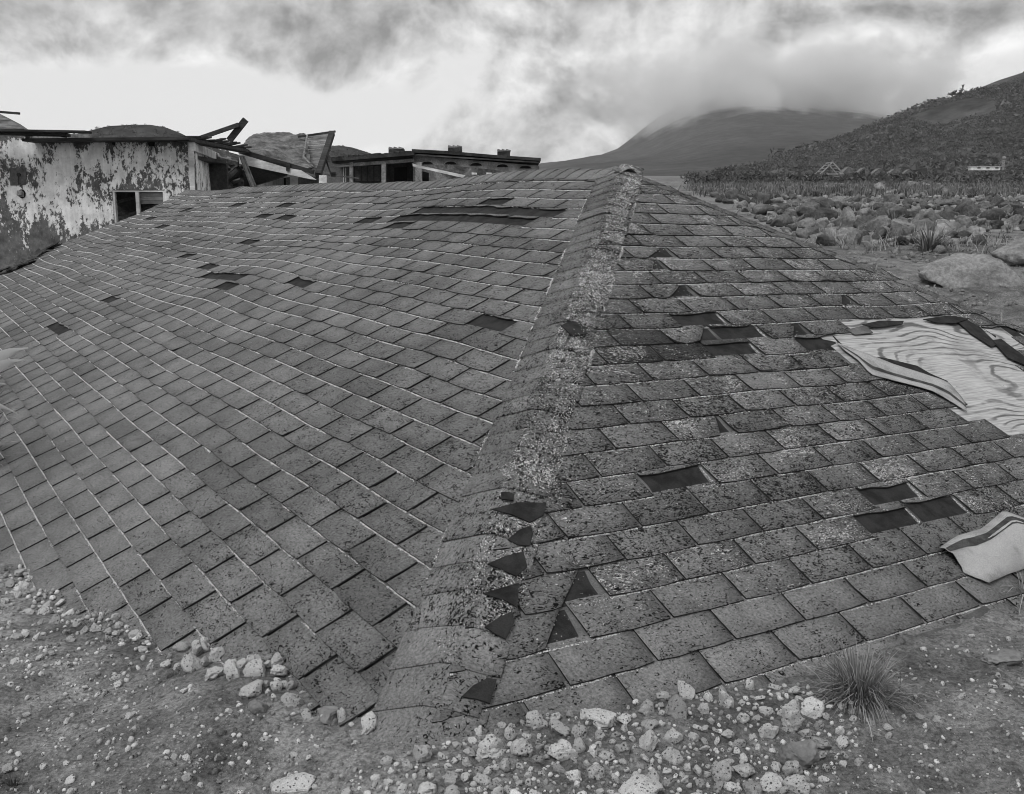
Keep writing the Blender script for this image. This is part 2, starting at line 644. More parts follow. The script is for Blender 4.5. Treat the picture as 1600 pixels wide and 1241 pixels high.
def house(a, b, h):
    a, b, h = (np.asarray(v, float) for v in (a, b, h))
    hh = h + sag(a, b)
    return HC + a[..., None] * E_L + b[..., None] * E_R + hh[..., None] * E_U


def left_pt(u, v, n=0.0):
    """long slope: u along the eave, v up the slope, n off the surface"""
    u, v, n = np.broadcast_arrays(*(np.asarray(k, float) for k in (u, v, n)))
    return house(u, v * CL - n * SL, v * SL + n * CL)


def right_pt(u, v, n=0.0):
    u, v, n = np.broadcast_arrays(*(np.asarray(k, float) for k in (u, v, n)))
    return house(v * CR - n * SR, u, v * SR + n * CR)


def hip_a(v):          # on the long slope: where the near hip is at height v
    return v * CL * TL / TR


def hip_b(v):
    return v * CR * TR / TL


def hip_b2(v):
    return 2 * BR - v * CR * TR / TL


VRIDGE = BR / CL
VAPEX = AP / CR

# ------------------------------------------------------------------ ground height
_ctl = np.array([
    (-2.3, 4.35, -1.51), (-1.99, 3.96, -1.49), (-1.67, 3.64, -1.46), (-1.31, 3.25, -1.42), (-1.11, 3.07, -1.40), (-0.94, 2.97, -1.35),
    (-0.66, 2.71, -1.31), (-0.57, 2.56, -1.31), (-0.39, 2.40, -1.29), (-0.25, 2.27, -1.27), (-0.13, 2.22, -1.265), (-0.04, 2.31, -1.27),
    (0.10, 2.40, -1.28), (0.34, 2.51, -1.31), (0.53, 2.61, -1.33), (0.74, 2.71, -1.35), (0.92, 2.81, -1.36), (1.23, 3.03, -1.37),
    (1.46, 3.19, -1.37), (1.62, 3.31, -1.37), (1.76, 3.27, -1.40), (2.0, 3.5, -1.40),
    (0, 1.9, -1.29), (-0.7, 2.1, -1.34), (0.7, 2.1, -1.34), (1.2, 2.4, -1.35), (-1.3, 2.3, -1.38), (1.8, 2.7, -1.37), (-2, 2.6, -1.42),
    (-1.2, 2.75, -1.40), (-3.2, 5.6, -1.55), (-4.5, 7.8, -1.55), (-6.2, 10.5, -1.5), (-8, 13, -1.5), (-3, 4, -1.5), (-6, 6, -1.5),
    (1, 4, -1.7), (2.2, 5, -1.75), (0, 6, -1.7), (3.5, 6.2, -1.6), (-1.5, 8, -1.7), (-3, 11, -1.7), (2.5, 3.9, -1.42), (3.6, 4.6, -1.42),
    (5, 5, -1.35), (6, 7, -1.15), (3.4, 8.6, -1.15), (1.5, 9.5, -1.3), (-1, 12, -1.5), (4, 3, -1.35), (0, 0, -1.3), (-3, 0, -1.4), (3, 0, -1.3),
    (0, -6, -1.3), (-8, 2, -1.5), (9, 3, -1.2), (10, 9, -0.75), (6, 11.5, -0.72)])


def ground_z(x, y):
    x = np.asarray(x, float)
    y = np.asarray(y, float)
    shp = x.shape
    xf, yf = x.ravel(), y.ravel()
    r = np.hypot(xf, yf)
    side = sm(xf / np.maximum(r, 1), -0.25, 0.12)
    fwd = np.maximum(yf, 0)
    far = (0.0305 * fwd - 1.05) * side + (0.010 * fwd - 1.45) * (1 - side)
    far = far + 0.25 * np.minimum(r / 60, 1) * vnoise(xf * 0.06, yf * 0.06, 0, 21) + 0.12 * vnoise(xf * 0.35, yf * 0.35, 0, 22) * sm(r, 7, 14)
    near = far.copy()
    k = r < 15
    if k.any():
        dx = xf[k, None] - _ctl[None, :, 0]
        dy = yf[k, None] - _ctl[None, :, 1]
        w = 1 / (dx * dx + dy * dy + 0.004) ** 1.6
        near[k] = (w * _ctl[None, :, 2]).sum(1) / w.sum(1)
    z = near + (far - near) * sm(r, 8.5, 14)
    return (z + CAMZ).reshape(shp)


def ground_detail(x, y):
    return 0.010 * fbm(x * 2.3, y * 2.3, 0, 3, 31) + 0.0075 * fbm(x * 11, y * 11, 0, 3, 37) + 0.0045 * np.abs(fbm(x * 38, y * 38, 0, 2, 39))


def ground_full(x, y):
    return ground_z(x, y) + ground_detail(np.asarray(x, float), np.asarray(y, float))


def ground_hit(px, py):
    """where the view ray through a pixel meets the ground"""
    px = np.asarray(px, float)
    py = np.asarray(py, float)
    dx, dy = (px - 800) / F, (620.5 - py) / F
    wx, wy, wz = dx, dy * ST + CT, dy * CT - ST
    lo = np.full(px.shape, 1.2)
    hi = np.full(px.shape, 1.2)
    done = np.zeros(px.shape, bool)
    D = 1.2
    while D < 600:
        D2 = D * 1.02
        below = CAMZ + wz * D2 < ground_z(wx * D2, wy * D2)
        new = below & ~done
        lo = np.where(new, D, lo)
        hi = np.where(new, D2, hi)
        done |= below
        D = D2
        if done.all():
            break
    hi = np.where(done, hi, 600)
    lo = np.where(done, lo, 590)
    for _ in range(12):
        mid = (lo + hi) / 2
        below = CAMZ + wz * mid < ground_z(wx * mid, wy * mid)
        hi = np.where(below, mid, hi)
        lo = np.where(below, lo, mid)
    return np.stack([wx * hi, wy * hi, ground_full(wx * hi, wy * hi)], -1), hi


def build_ground():
    rs = [0.0, 0.4, 0.8, 1.2, 1.5]
    while rs[-1] < 6000:
        r = rs[-1]
        rs.append(r * (1.0065 if r < 4.2 else 1.014 if r < 30 else 1.035 if r < 300 else 1.08))
    rs = np.array(rs)
    aa = np.concatenate([np.linspace(-PI, -0.62, 40, endpoint=False), np.linspace(-0.62, 0.62, 300, endpoint=False), np.linspace(0.62, PI, 40, endpoint=False)])
    nr, na = len(rs), len(aa)
    Rr, Aa = np.meshgrid(rs, aa, indexing='ij')
    X, Y = Rr * np.sin(Aa), Rr * np.cos(Aa)
    Z = ground_full(X, Y)
    i, j = np.meshgrid(np.arange(nr - 1), np.arange(na), indexing='ij')
    jn = (j + 1) % na
    fc = np.stack([i * na + j, (i + 1) * na + j, (i + 1) * na + jn, i * na + jn], -1).reshape(-1, 4)
    fc = fc[:, ::-1]
    o = obj('ground', np.stack([X, Y, Z], -1).reshape(-1, 3), fc, M_GROUND, smooth=True)
    tag(o, 'ash and dried mud ground burying the houses', kind='structure')


build_ground()
# ------------------------------------------------------------------ the buried roof
TABQ = []
for _j in range(2):
    for _i in range(4):
        TABQ.append((_j * 5 + _i, _j * 5 + _i + 1, (_j + 1) * 5 + _i + 1, (_j + 1) * 5 + _i))
for _i in range(4):
    TABQ.append((15 + _i, 15 + _i + 1, _i + 1, _i))
TABQ += [(20, 15, 0, 5), (21, 20, 5, 10), (19, 22, 9, 4), (22, 23, 14, 9)]
TABQ = np.array(TABQ)
TABM = np.array([0] * 8 + [1] * 8)
SURF = {'L': left_pt, 'R': right_pt}
UVOFF = {'L': np.array([0., 0.]), 'R': np.array([37., 11.])}


def tab_geom(face, ulo, uhi, vb, vt, lift=0.0, curl=(0.0, 0.0), cut=None, jit=0.0022, r=None):
    """one shingle tab; ulo/uhi are functions of v"""
    vr = np.array([vb, vb + (vt - vb) * 0.5, vt])
    U = np.zeros((3, 5))
    for j in range(3):
        a, b = ulo(vr[j]), uhi(vr[j])
        if cut is not None:
            b = a + (b - a) * cut[j]
        U[j] = a + (b - a) * np.array([0, 0.25, 0.5, 0.75, 1])
    Vv = np.repeat(vr[:, None], 5, 1)
    N = np.repeat(np.array([0.0112, 0.0082, 0.0045])[:, None], 5, 1)
    N[0] += lift
    N[1] += lift * 0.4
    N[0, 0] += curl[0]
    N[0, 1] += curl[0] * 0.4
    N[0, 4] += curl[1]
    N[0, 3] += curl[1] * 0.4
    Vv[0] += r.uniform(-jit, jit, 5)
    Vv[0, 0] += 0.0035
    Vv[0, 4] += 0.0035
    U[:, 0] += r.uniform(-0.0018, 0.0018, 3)
    U[:, 4] += r.uniform(-0.0018, 0.0018, 3)
    sk = lambda j, i: (U[j, i], Vv[j, i], max(N[j, i] - 0.0052, 0.0012))
    low = [sk(0, i) for i in range(5)] + [sk(1, 0), sk(2, 0), sk(1, 4), sk(2, 4)]
    low = np.array(low)
    u = np.concatenate([U.ravel(), low[:, 0]])
    v = np.concatenate([Vv.ravel(), low[:, 1]])
    n = np.concatenate([N.ravel(), low[:, 2]])
    uv = np.stack([u, v], -1) + UVOFF[face]
    return SURF[face](u, v, n), uv


def inv_right(px, py, n=0.0):
    """hipped-end plane coordinates (b, v) seen at a pixel"""
    nn = unit(np.cross(E_R, E_L * CR + E_U * SR))
    if nn[2] < 0:
        nn = -nn
    o = np.array([0, 0, CAMZ])
    d = at(px, py, 1.0) - o
    k = ((HC + nn * n - o) @ nn) / (d @ nn)
    P = o + d * k - HC
    return P @ E_R, (P @ (E_L * CR + E_U * SR))


def in_poly(p, poly):
    x, y = p
    c = False
    for i in range(len(poly)):
        (x1, y1), (x2, y2) = poly[i], poly[i - 1]
        if (y1 > y) != (y2 > y) and x < (x2 - x1) * (y - y1) / (y2 - y1) + x1:
            c = not c
    return c


PLY_POLY = [inv_right(*p) for p in ((1296, 530), (1318, 513), (1400, 508), (1490, 497), (1540, 508), (1580, 545), (1640, 600), (1700, 660),
                                    (1700, 760), (1610, 705), (1560, 668), (1515, 640), (1440, 592), (1345, 566))]
MISSING = [(1050, 755), (1082, 502), (1147, 548), (1388, 822), (1383, 776), (1470, 808), (1272, 540), (1175, 521),
           (770, 508), (655, 341), (700, 336), (745, 334), (790, 334), (835, 334), (585, 346), (615, 346), (775, 311), (690, 325),
           (440, 337), (452, 318), (372, 320), (292, 395), (338, 430), (362, 438), (350, 449), (393, 378), (330, 412), (475, 455), (165, 473),
           (90, 518), (84, 512), (288, 330), (240, 338), (258, 355), (415, 340), (1555, 530), (1590, 552), (1180, 526), (345, 434)] + [(x, 337 - (x - 640) * 0.012) for x in range(635, 875, 14)]
TORN = [(1095, 525, 0.5), (1065, 460, 0.35), (1025, 400, 0.3), (1310, 470, 0.5), (1120, 682, 0.72), (905, 925, 0.42), (885, 990, 0.5),
        (1010, 415, 0.6), (1240, 525, 0.5)]
STAIN = [(960, 538), (1010, 535), (1060, 530), (1110, 523), (1130, 530), (1160, 524)]


def build_roof():
    r = np.random.default_rng(3)
    root = thing('buried_house', HC, 'grey shingled hip roof of a house buried in ash to its eaves', 'house')
    # decks under the shingles
    def deck(fn, n=0.0, mat=M_DECK, nu=70, nv=40, name='roof_deck', flip=False, uvo=(0, 0)):
        S, V = np.meshgrid(np.linspace(0, 1, nu), np.linspace(0, 1, nv), indexing='ij')
        P, uv = fn(S, V)
        i, j = np.meshgrid(np.arange(nu - 1), np.arange(nv - 1), indexing='ij')
        fc = np.stack([i * nv + j, (i + 1) * nv + j, (i + 1) * nv + j + 1, i * nv + j + 1], -1).reshape(-1, 4)
        if flip:
            fc = fc[:, ::-1]
        ti = np.tile(np.array([0.9, 0.5, 0.2, 1]), (nu * nv, 1))
        return obj(name, P.reshape(-1, 3), fc, mat, root, smooth=True, uv=uv.reshape(-1, 2), tint=ti)

    def fL(S, V):
        v = -1.3 + V * (VRIDGE + 1.3)
        u = hip_a(v) + S * (AEND - hip_a(v))
        return left_pt(u, v, 0), np.stack([u, v], -1)

    def fR(S, V):
        v = -0.9 + V * (VAPEX + 0.9)
        u = hip_b(v) + S * (hip_b2(v) - hip_b(v))
        return right_pt(u, v, 0), np.stack([u, v], -1)

    def fBack(S, V):      # behind the ridge
        b = 2 * BR + 1.0 - V * (BR + 1.0)
        h = (2 * BR - b) * TL
        a = h / TR + S * (AEND - h / TR)
        return house(a, b, h), np.stack([a + 60, b * 1.1], -1)

    def fGable(S, V):
        b = 0.0 + S * 2 * BR
        h = np.minimum(b, 2 * BR - b) * TL - 0.02
        return house(np.full_like(b, AEND - 0.12), b, -0.6 + V * (h + 0.6)), np.stack([b, V], -1)

    deck(fL)
    deck(fR, mat=M_EAVE)
    deck(fBack, mat=M_SH, nu=40, nv=16)
    deck(fGable, mat=M_GREYWALL, nu=25, nv=4, name='gable_wall')
    # ---- shingle tabs
    tabs = []

    def collect(face, n, t, lo, hi, vb, vt):
        uc = (lo + hi) / 2
        c = SURF[face](uc, (vb + vt) / 2 - 0.01, 0.008)
        q = project(c)
        size = F * F / q[2] ** 2 * WT * EX
        nrm = 0.35
        vis = -60 < q[0] < 1660 and -60 < q[1] < 1300 and c[2] > float(ground_z(c[0], c[1])) - 0.03
        tabs.append(dict(face=face, n=n, t=t, lo=lo, hi=hi, vb=vb, vt=vt, c=c, px=q[:2], size=size * (1 if vis else 0.0), vis=vis))

    for n in range(-23, 11):
        vb = V0L - n * EX
        vt = min(vb + EX + 0.022, VRIDGE)
        if vt - vb < 0.03:
            continue
        half = 0.5 if n % 2 == 0 else 0.0
        k = -8
        while True:
            hi = A0 + (k + half + 1) * WT
            lo = hi - WT
            k += 1
            if lo > AEND:
                break
            if hi < hip_a(vb) + 0.03:
                continue
            collect('L', n, k, lo, min(hi, AEND), vb, vt)
    for n in range(-17, 13):
        vb = V0R - n * EX
        vt = min(vb + EX + 0.022, VAPEX)
        if vt - vb < 0.03:
            continue
        half = 0.0 if n % 2 == 0 else 0.5
        k = -10
        while True:
            hi = B0 + (k + half + 1) * WT
            lo = hi - WT
            k += 1
            if lo > hip_b2(vb) - 0.03:
                break
            if hi < hip_b(vb) + 0.03:
                continue
            collect('R', n, k, lo, hi, vb, vt)
    pxs = np.array([t['px'] for t in tabs])

    def nearest(p):
        return int(np.argmin(((pxs - np.array(p[:2])) ** 2).sum(1)))
    missing = {nearest(p) for p in MISSING}
    torn = {nearest(p): p[2] for p in TORN}
    stained = {nearest(p) for p in STAIN}
    order = sorted(range(len(tabs)), key=lambda i: -tabs[i]['size'])
    rank = {i: k for k, i in enumerate(order)}
    course_dark = {}
    rest_v, rest_uv, rest_t, rest_f, nv = [], [], [], [], 0
    grains = []
    count = 0
    for i, tb in enumerate(tabs):
        fc, lo, hi = tb['face'], tb['lo'], tb['hi']
        g = r.uniform(0.0068, 0.0090) if tb['face'] == 'L' else r.uniform(0.0045, 0.0075)
        if fc == 'L':
            ulo = lambda v, lo=lo, g=g: max(lo + g, hip_a(v) + 0.015)
            uhi = lambda v, hi=hi, g=g, ul=ulo: max(min(hi - g, AEND), ul(v) + 0.001)
        else:
            ulo = lambda v, lo=lo, g=g: max(lo + g, hip_b(v) + 0.0)
            uhi = lambda v, hi=hi, g=g, ul=ulo: max(min(hi - g, hip_b2(v)), ul(v) + 0.001)
        vb, vt = tb['vb'], tb['vt']
        bv = (( (lo + hi) / 2), (vb + EX / 2))
        if fc == 'R' and in_poly(bv, PLY_POLY):
            continue
        cut, jit, lift = None, 0.0022, 0.0
        if i in missing:
            vb = vt - 0.022 - EX * r.uniform(0.05, 0.2)
            jit = 0.010
        if i in torn:
            k = torn[i]
            cut = (k, (1 + k) / 2, 1.0)
        curl = (max(0, r.normal(0, 0.0018)), max(0, r.normal(0, 0.0018)))
        if r.random() < 0.05:
            curl = (r.uniform(0, 0.008), r.uniform(0, 0.010))
        lift = max(0, r.normal(0.0, 0.0012))
        V, uv = tab_geom(fc, ulo, uhi, vb, vt, lift, curl, cut, jit, r)
        a, b = (bv[0], bv[1]) if fc == 'L' else (bv[1], bv[0])
        shade = float(np.clip(r.normal(1.0, 0.05), 0.8, 1.2))
        bundle = vnoise(np.array(bv[0] * 0.9), np.array(tb['n'] * 0.7 + (40 if fc == 'R' else 0)), 0, 14)
        if bundle > 0.42:
            shade *= 0.87
        if i in stained:
            shade *= 0.45
        if fc == 'L':
            near = float(sm(a - tb['vb'], 4.2, 0.6))
            moss = 0.17 + 0.40 * near + r.normal(0, 0.07)
            white = 0.05 + 0.12 * near
        else:
            moss = 0.78 + r.normal(0, 0.10) - 0.35 * float(sm(tb['vb'], 0.25, -0.1))
            white = 0.85 * float(sm(tb['vb'], -0.05, 0.3)) + r.normal(0, 0.12)
        ti = np.tile(np.array([shade, np.clip(moss, 0, 1), np.clip(white, 0, 1), 1.0]), (len(V), 1))
        if rank[i] < 300 and tb['vis']:
            o = obj('shingle', V, TABQ, M_SH, root, origin=V[:15].mean(0), uv=uv, tint=ti, mat2=M_DECK, mi=TABM)
            if i in torn:
                o['label'] = 'shingle with its corner torn away'
            count += 1
        else:
            rest_v.append(V)
            rest_uv.append(uv)
            rest_t.append(ti)
            rest_f.append(TABQ + nv)
            nv += len(V)
        if (i in missing or i in torn) and fc == 'R':      # fresh black asphalt laid bare under the lost tab
            w_ = hi - lo
            q = torn.get(i)
            if q is None:
                ring = [(lo + 0.008, 0.010), (lo + w_ * 0.3, 0.008), (lo + w_ * 0.6, 0.011), (hi - 0.028, 0.012), (hi - 0.024, EX * 0.5), (hi - 0.012, EX * 0.97), (lo + w_ * 0.5, EX * 0.97), (lo + 0.006, EX * 0.97), (lo + 0.010, EX * 0.5)]
            else:
                ring = [(lo + w_ * q * 0.9, 0.009), (lo + w_ * (q + 1) / 2, 0.007), (hi - 0.022, 0.012), (hi - 0.020, EX * 0.5), (hi - 0.008, EX * 0.95), (lo + w_ * 0.7, EX * 0.95), (lo + w_ * (0.35 + q / 2), EX * 0.5)]
            ring = [(u_ + r.normal(0, 0.0025), tb['vb'] + v_ + r.normal(0, 0.002)) for u_, v_ in ring]
            pp = [right_pt(u_, v_, 0.0022) for u_, v_ in ring]
            obj('bare_patch', np.array(pp), [tuple(range(len(pp)))], M_DECK, root)
        if i in missing and fc == 'R':      # pale crumbs along the side and lower edges of the gap
            m_ = 260
            w1 = r.random(m_)
            side = r.random(m_) < 0.45
            uu = np.where(side, hi - 0.004 - np.abs(r.normal(0, 0.010, m_)), lo + (hi - lo) * w1)
            vv = np.where(side, tb['vb'] + EX * 0.85 * w1, tb['vb'] + np.abs(r.normal(0, 0.005, m_)))
            grains.append((SURF[fc](uu, vv, 0.001), r.uniform(0.0008, 0.0022, m_)))
        # pale crumbs caught below the butt edge
        if tb['vis'] and i not in missing:
            D = project(tb['c'])[2]
            per = 230 if fc == 'L' else 170
            per = int(per * min(1.0, 4.5 / D))
            uu = r.uniform(ulo(vb), uhi(vb), per)
            dens = vnoise(uu * 2.3, np.full(per, tb['n'] * 5.1), 0, 51) + 0.5 * vnoise(uu * 11, np.full(per, tb['n'] * 3.3), 0, 52)
            bias = 0.28 * float(sm(tb['vb'], -0.15, 0.25)) if fc == 'R' else 0.22 * float(sm(tb['c'][1], 2.4, 3.0)) + 0.65 * vnoise(np.array(tb['n'] * 1.7), np.array(tb['lo'] * 0.35), 0, 5)
            keep = dens + bias + 0.12 > r.uniform(-0.1, 0.55, per)
            uu = uu[keep]
            if len(uu):
                vv = vb - np.abs(r.normal(0.0015, 0.0022, len(uu)))
                P = SURF[fc](uu, vv, 0.0045 + r.uniform(0, 0.003, len(uu)))
                sz = r.uniform(0.0011, 0.0028, len(uu)) * max(1.0, D / 4.2) ** 0.75
                grains.append((P, sz))
            if fc == 'R' and r.random() < 0.72:
                m = int(r.integers(30, 190) * min(1.0, 4.0 / D) * np.clip(white, 0, 1))
                if m > 2:
                    uu = r.uniform(ulo(vb), uhi(vb), m)
                    vv = vb + r.random(m) * EX
                    kk = vnoise(uu * 9, vv * 9, 0, 77) > -0.1
                    if kk.any():
                        nn = 0.0038 + (0.0098 - 0.0038) * np.clip(1 - (vv[kk] - vb) / EX, 0, 1)
                        grains.append((SURF[fc](uu[kk], vv[kk], nn + 0.0005), r.uniform(0.0007, 0.0020, kk.sum()) * max(1.0, D / 4.5) ** 0.7))
    o = obj('shingle_course', np.concatenate(rest_v), np.concatenate(rest_f), M_SH, root, uv=np.concatenate(rest_uv), tint=np.concatenate(rest_t), mat2=M_DECK, mi=np.tile(TABM, len(rest_v)))
    o['kind'] = 'stuff'
    # crumbs along the edges of the hip caps
    _hd = unit([1 / TR, 1 / TL, 1.0])
    _HV = _hd[0] * E_L + _hd[1] * E_R + _hd[2] * E_U
    _pl = unit(np.cross(E_U * CL - E_R * SL, _HV))
    _pl *= np.sign(_pl @ E_L)
    _pr = unit(np.cross(E_U * CR - E_L * SR, _HV))
    _pr *= np.sign(_pr @ E_R)
    for sd, wd, nn_ in ((_pl, 0.188, E_U * CL - E_R * SL), (_pr, 0.118, E_U * CR - E_L * SR)):
        ss = r.uniform(0.25, 4.45, 2600)
        kk = vnoise(ss * 5, ss * 0, 0, 91) + 0.6 * vnoise(ss * 21, ss * 0, 0, 92) > r.uniform(-0.15, 0.8, len(ss))
        ss = ss[kk]
        Pc = HC + ss[:, None] * _HV + (wd + r.normal(0.001, 0.0045, len(ss)))[:, None] * sd + nn_ * 0.0125
        Pc = Pc + sag((Pc - HC) @ E_L, (Pc - HC) @ E_R)[:, None] * E_U
        grains.append((Pc, r.uniform(0.001, 0.0026, len(ss))))
    ss = r.uniform(0.45, 4.45, 3300)
    tt = r.random(len(ss)) ** 0.8
    kk = vnoise(ss * 4, tt * 3, 0, 95) > r.uniform(-0.5, 0.6, len(ss))
    ss, tt = ss[kk], tt[kk]
    nr_ = E_U * CR - E_L * SR
    Pc = HC + ss[:, None] * _HV + (-0.030 + 0.142 * tt)[:, None] * _pr + nr_ * 0.0185
    Pc = Pc + sag((Pc - HC) @ E_L, (Pc - HC) @ E_R)[:, None] * E_U
    grains.append((Pc, r.uniform(0.0012, 0.0028, len(ss)) * np.maximum(1, ss / 2.2) ** 0.5))
    # ---- crumbs as tiny irregular pyramids
    P = np.concatenate([g[0] for g in grains])
    S = np.concatenate([g[1] for g in grains])
    base = np.array([(1, 0, -0.3), (-0.5, 0.87, -0.3), (-0.5, -0.87, -0.3), (0, 0, 1.1)])
    ang = r.uniform(0, 2 * PI, len(P))
    st = r.uniform(0.7, 1.7, len(P))
    bx = base[None, :, 0] * st[:, None]
    X = bx * np.cos(ang)[:, None] - base[None, :, 1] * np.sin(ang)[:, None]
    Y = bx * np.sin(ang)[:, None] + base[None, :, 1] * np.cos(ang)[:, None]
    Z = np.repeat(base[None, :, 2], len(P), 0)
    V = P[:, None, :] + np.stack([X, Y, Z], -1) * S[:, None, None]
    fcs = np.array([(0, 1, 3), (1, 2, 3), (2, 0, 3)])
    fcs = (fcs[None] + 4 * np.arange(len(P))[:, None, None]).reshape(-1, 3)
    o = obj('ash_crumbs', V.reshape(-1, 3), fcs, M_CRUMB, root)
    o['kind'] = 'stuff'
    # ---- caps along the near hip
    hd = unit([1 / TR, 1 / TL, 1.0])
    HV = hd[0] * E_L + hd[1] * E_R + hd[2] * E_U
    nL = E_U * CL - E_R * SL
    nR = E_U * CR - E_L * SR
    pl = unit(np.cross(nL, HV))
    pl *= np.sign(pl @ E_L)
    pr = unit(np.cross(nR, HV))
    pr *= np.sign(pr @ E_R)
    # second hip mirrored
    hd2 = unit([1 / TR, -1 / TL, 1.0])
    HV2 = hd2[0] * E_L + hd2[1] * E_R + hd2[2] * E_U
    pr2 = unit(np.cross(nR, HV2))
    pr2 *= np.sign(pr2 @ -E_R)
    nB = E_U * CL + E_R * SL
    pb2 = unit(np.cross(nB, HV2))
    pb2 *= np.sign(pb2 @ E_L)

    def cap(base, along, sideA, sideB, nA, nB_, s0, length, wa, wb, crest, name, tears=(), lift=0.0, dark=1.0, moss=0.8, white=0.9, arch=1.0, off0=0.0105):
        """bent cap shingle: sideA is the left leg, sideB the right leg; s0 = lower edge"""
        prof = np.array([-1, -0.66, -0.33, -0.08, 0.12, 0.38, 0.7, 1.0])
        rows = np.array([0.0, 0.35, 1.0])
        up = unit(nA + nB_)
        top, uv = [], []
        for k, w in enumerate(rows):
            s = s0 + w * length
            off = (off0 * 1.05 + lift) * (1 - w) + 0.004 * w
            c = base + along * s - sideB * crest[0] + up * crest[1]
            for t in prof:
                e = wa if t < 0 else wb
                ew = abs(t)
                if t < 0:
                    edge = base + along * s + sideA * wa
                    P = c + (edge - c) * ew + up * 0.012 * arch * (ew * (1 - ew)) * 2
                    P = P + (nA * ew + up * (1 - ew)) * (0.0095 + off * (1 - 0.5 * ew))
                else:
                    edge = base + along * s + sideB * wb
                    P = c + (edge - c) * ew + up * 0.014 * arch * (ew * (1 - ew)) * 2
                    P = P + (nB_ * ew + up * (1 - ew)) * (0.0095 + off * (1 - 0.5 * ew))
                if k == 0:
                    P = P + along * (0.010 * (ew ** 2) + r.normal(0, 0.002))
                P = P + up * r.normal(0, 0.0009)
                top.append(P)
                uv.append((s + 5, t * e + 71 + s0 * 0.37))
        top = np.array(top)
        a = (top - HC) @ E_L
        b = (top - HC) @ E_R
        top = top + sag(a, b)[:, None] * E_U
        n = len(prof)
        bot = top - up * 0.0042
        V = np.concatenate([top, bot])
        fcs = []
        R2 = len(rows)
        skip = set(tears)
        for j in range(R2 - 1):
            for i in range(n - 1):
                if (j, i) in skip:
                    continue
                q = (j * n + i, j * n + i + 1, (j + 1) * n + i + 1, (j + 1) * n + i)
                fcs.append(q)
                m = R2 * n
                fcs.append(tuple(k + m for k in q[::-1]))
                # rims
                if j == 0 or (j - 1, i) in skip:
                    fcs.append((q[0] + m, q[1] + m, q[1], q[0]))
                if i == n - 2 or (j, i + 1) in skip:
                    fcs.append((q[1] + m, q[2] + m, q[2], q[1]))
                if i == 0 or (j, i - 1) in skip:
                    fcs.append((q[3] + m, q[0] + m, q[0], q[3]))
        sh = float(np.clip(r.normal(1.0, 0.07), 0.8, 1.2)) * dark
        wcol = np.tile(np.concatenate([np.full(3, 0.1), np.full(5, 1.0)]), R2)
        ti = np.zeros((len(V), 4))
        ti[:, 0] = sh
        ti[:, 1] = np.tile(np.clip(moss - 0.28 * (1 - wcol) + r.normal(0, 0.06), 0, 1), 2)
        ti[:, 2] = np.tile(np.clip(white * wcol, 0, 1), 2)
        ti[:, 3] = 1
        fq = np.array(fcs)
        o = obj(name, V, fq, M_SH, root, origin=top.mean(0), uv=np.array(uv + uv), tint=ti)
        return o

    smax = np.linalg.norm([AP, BR, BR * TL])
    s = smax - 0.04
    hips = []
    while s > -0.62:
        hips.append(s)
        s -= 0.127 if s > 0.6 else 0.15
    for s in hips:
        tears = ()
        cap(HC, HV, pl, pr, nL, nR, s, 0.19, 0.185 + r.normal(0, 0.003), 0.112 + r.normal(0, 0.008), (0.026, -0.014), 'hip_cap',
            tears, lift=max(0, r.normal(0, 0.002)), moss=0.95 if s > 0.25 else 0.55, white=1.0 if s > 0.25 else 0.5, arch=0.45)
    # torn corners of caps: the dark under-layer laid bare
    c0 = HC - pr * 0.030
    e0 = HC + pr * 0.112
    nc = unit(np.cross(HV, e0 - c0))
    nc *= np.sign(nc @ E_U)
    holes = [[(722, 1086), (741, 1070), (760, 1059), (774, 1062), (770, 1082), (766, 1101), (744, 1092)], [(757, 979), (780, 964), (800, 957), (805, 970), (792, 998), (775, 990)],
             [(752, 927), (782, 916), (809, 913), (809, 948), (792, 937), (770, 934)], [(761, 881), (790, 868), (818, 863), (824, 887), (809, 900), (785, 889)],
             [(792, 842), (812, 826), (831, 820), (835, 835), (829, 855), (808, 850)], [(768, 794), (810, 786), (853, 785), (848, 805), (827, 815), (800, 805)],
             [(781, 770), (795, 768), (805, 772), (803, 783), (785, 780)], [(876, 508), (890, 501), (906, 505), (918, 520), (895, 524)]]
    for hole in holes:
        ring = []
        for (px, py) in hole:
            o_ = np.array([0, 0, CAMZ])
            d_ = at(px + r.normal(0, 1.2), py + r.normal(0, 1.2), 1.0) - o_
            k_ = ((e0 + nc * 0.0215 - o_) @ nc) / (d_ @ nc)
            ring.append(o_ + d_ * k_)
        MB().prism([p - nc * 0.004 for p in ring], nc * 0.004).obj('torn_hole', M_DECK, root)
    # far hip of the hipped end: caps lifted and partly gone
    HC2 = HC + E_R * 2 * BR
    s = smax - 0.10
    while s > 1.0:
        if r.random() < 0.86:
            cap(HC2, HV2, pr2, pb2, nR, nB, s, 0.17, 0.075, 0.12, (0.0, -0.006), 'hip_cap', (), lift=abs(r.normal(0, 0.004)), moss=0.95, white=1.0, arch=0.1, off0=0.006, dark=0.85)
        s -= 0.127
    # bent nails and torn tags standing up along that hip
    s = smax - 0.35
    k = 0
    while s > 1.6:
        c = HC2 + HV2 * s + E_U * float(sag((HC2 + HV2 * s - HC) @ E_L, (HC2 + HV2 * s - HC) @ E_R)) + pr2 * r.uniform(0.0, 0.05)
        mb = MB()
        hgt = r.uniform(0.03, 0.075)
        tip = c + E_U * hgt + E_R * r.normal(0, 0.02) + E_L * r.normal(0, 0.02)
        mb.beam(c, tip, r.uniform(0.006, 0.014), 0.003, E_L, w2=0.012, h2=0.003)
        mb.beam(tip, tip + E_R * r.uniform(-0.03, 0.03) + E_U * r.uniform(-0.02, 0.005), 0.012, 0.003, E_L, w2=0.005)
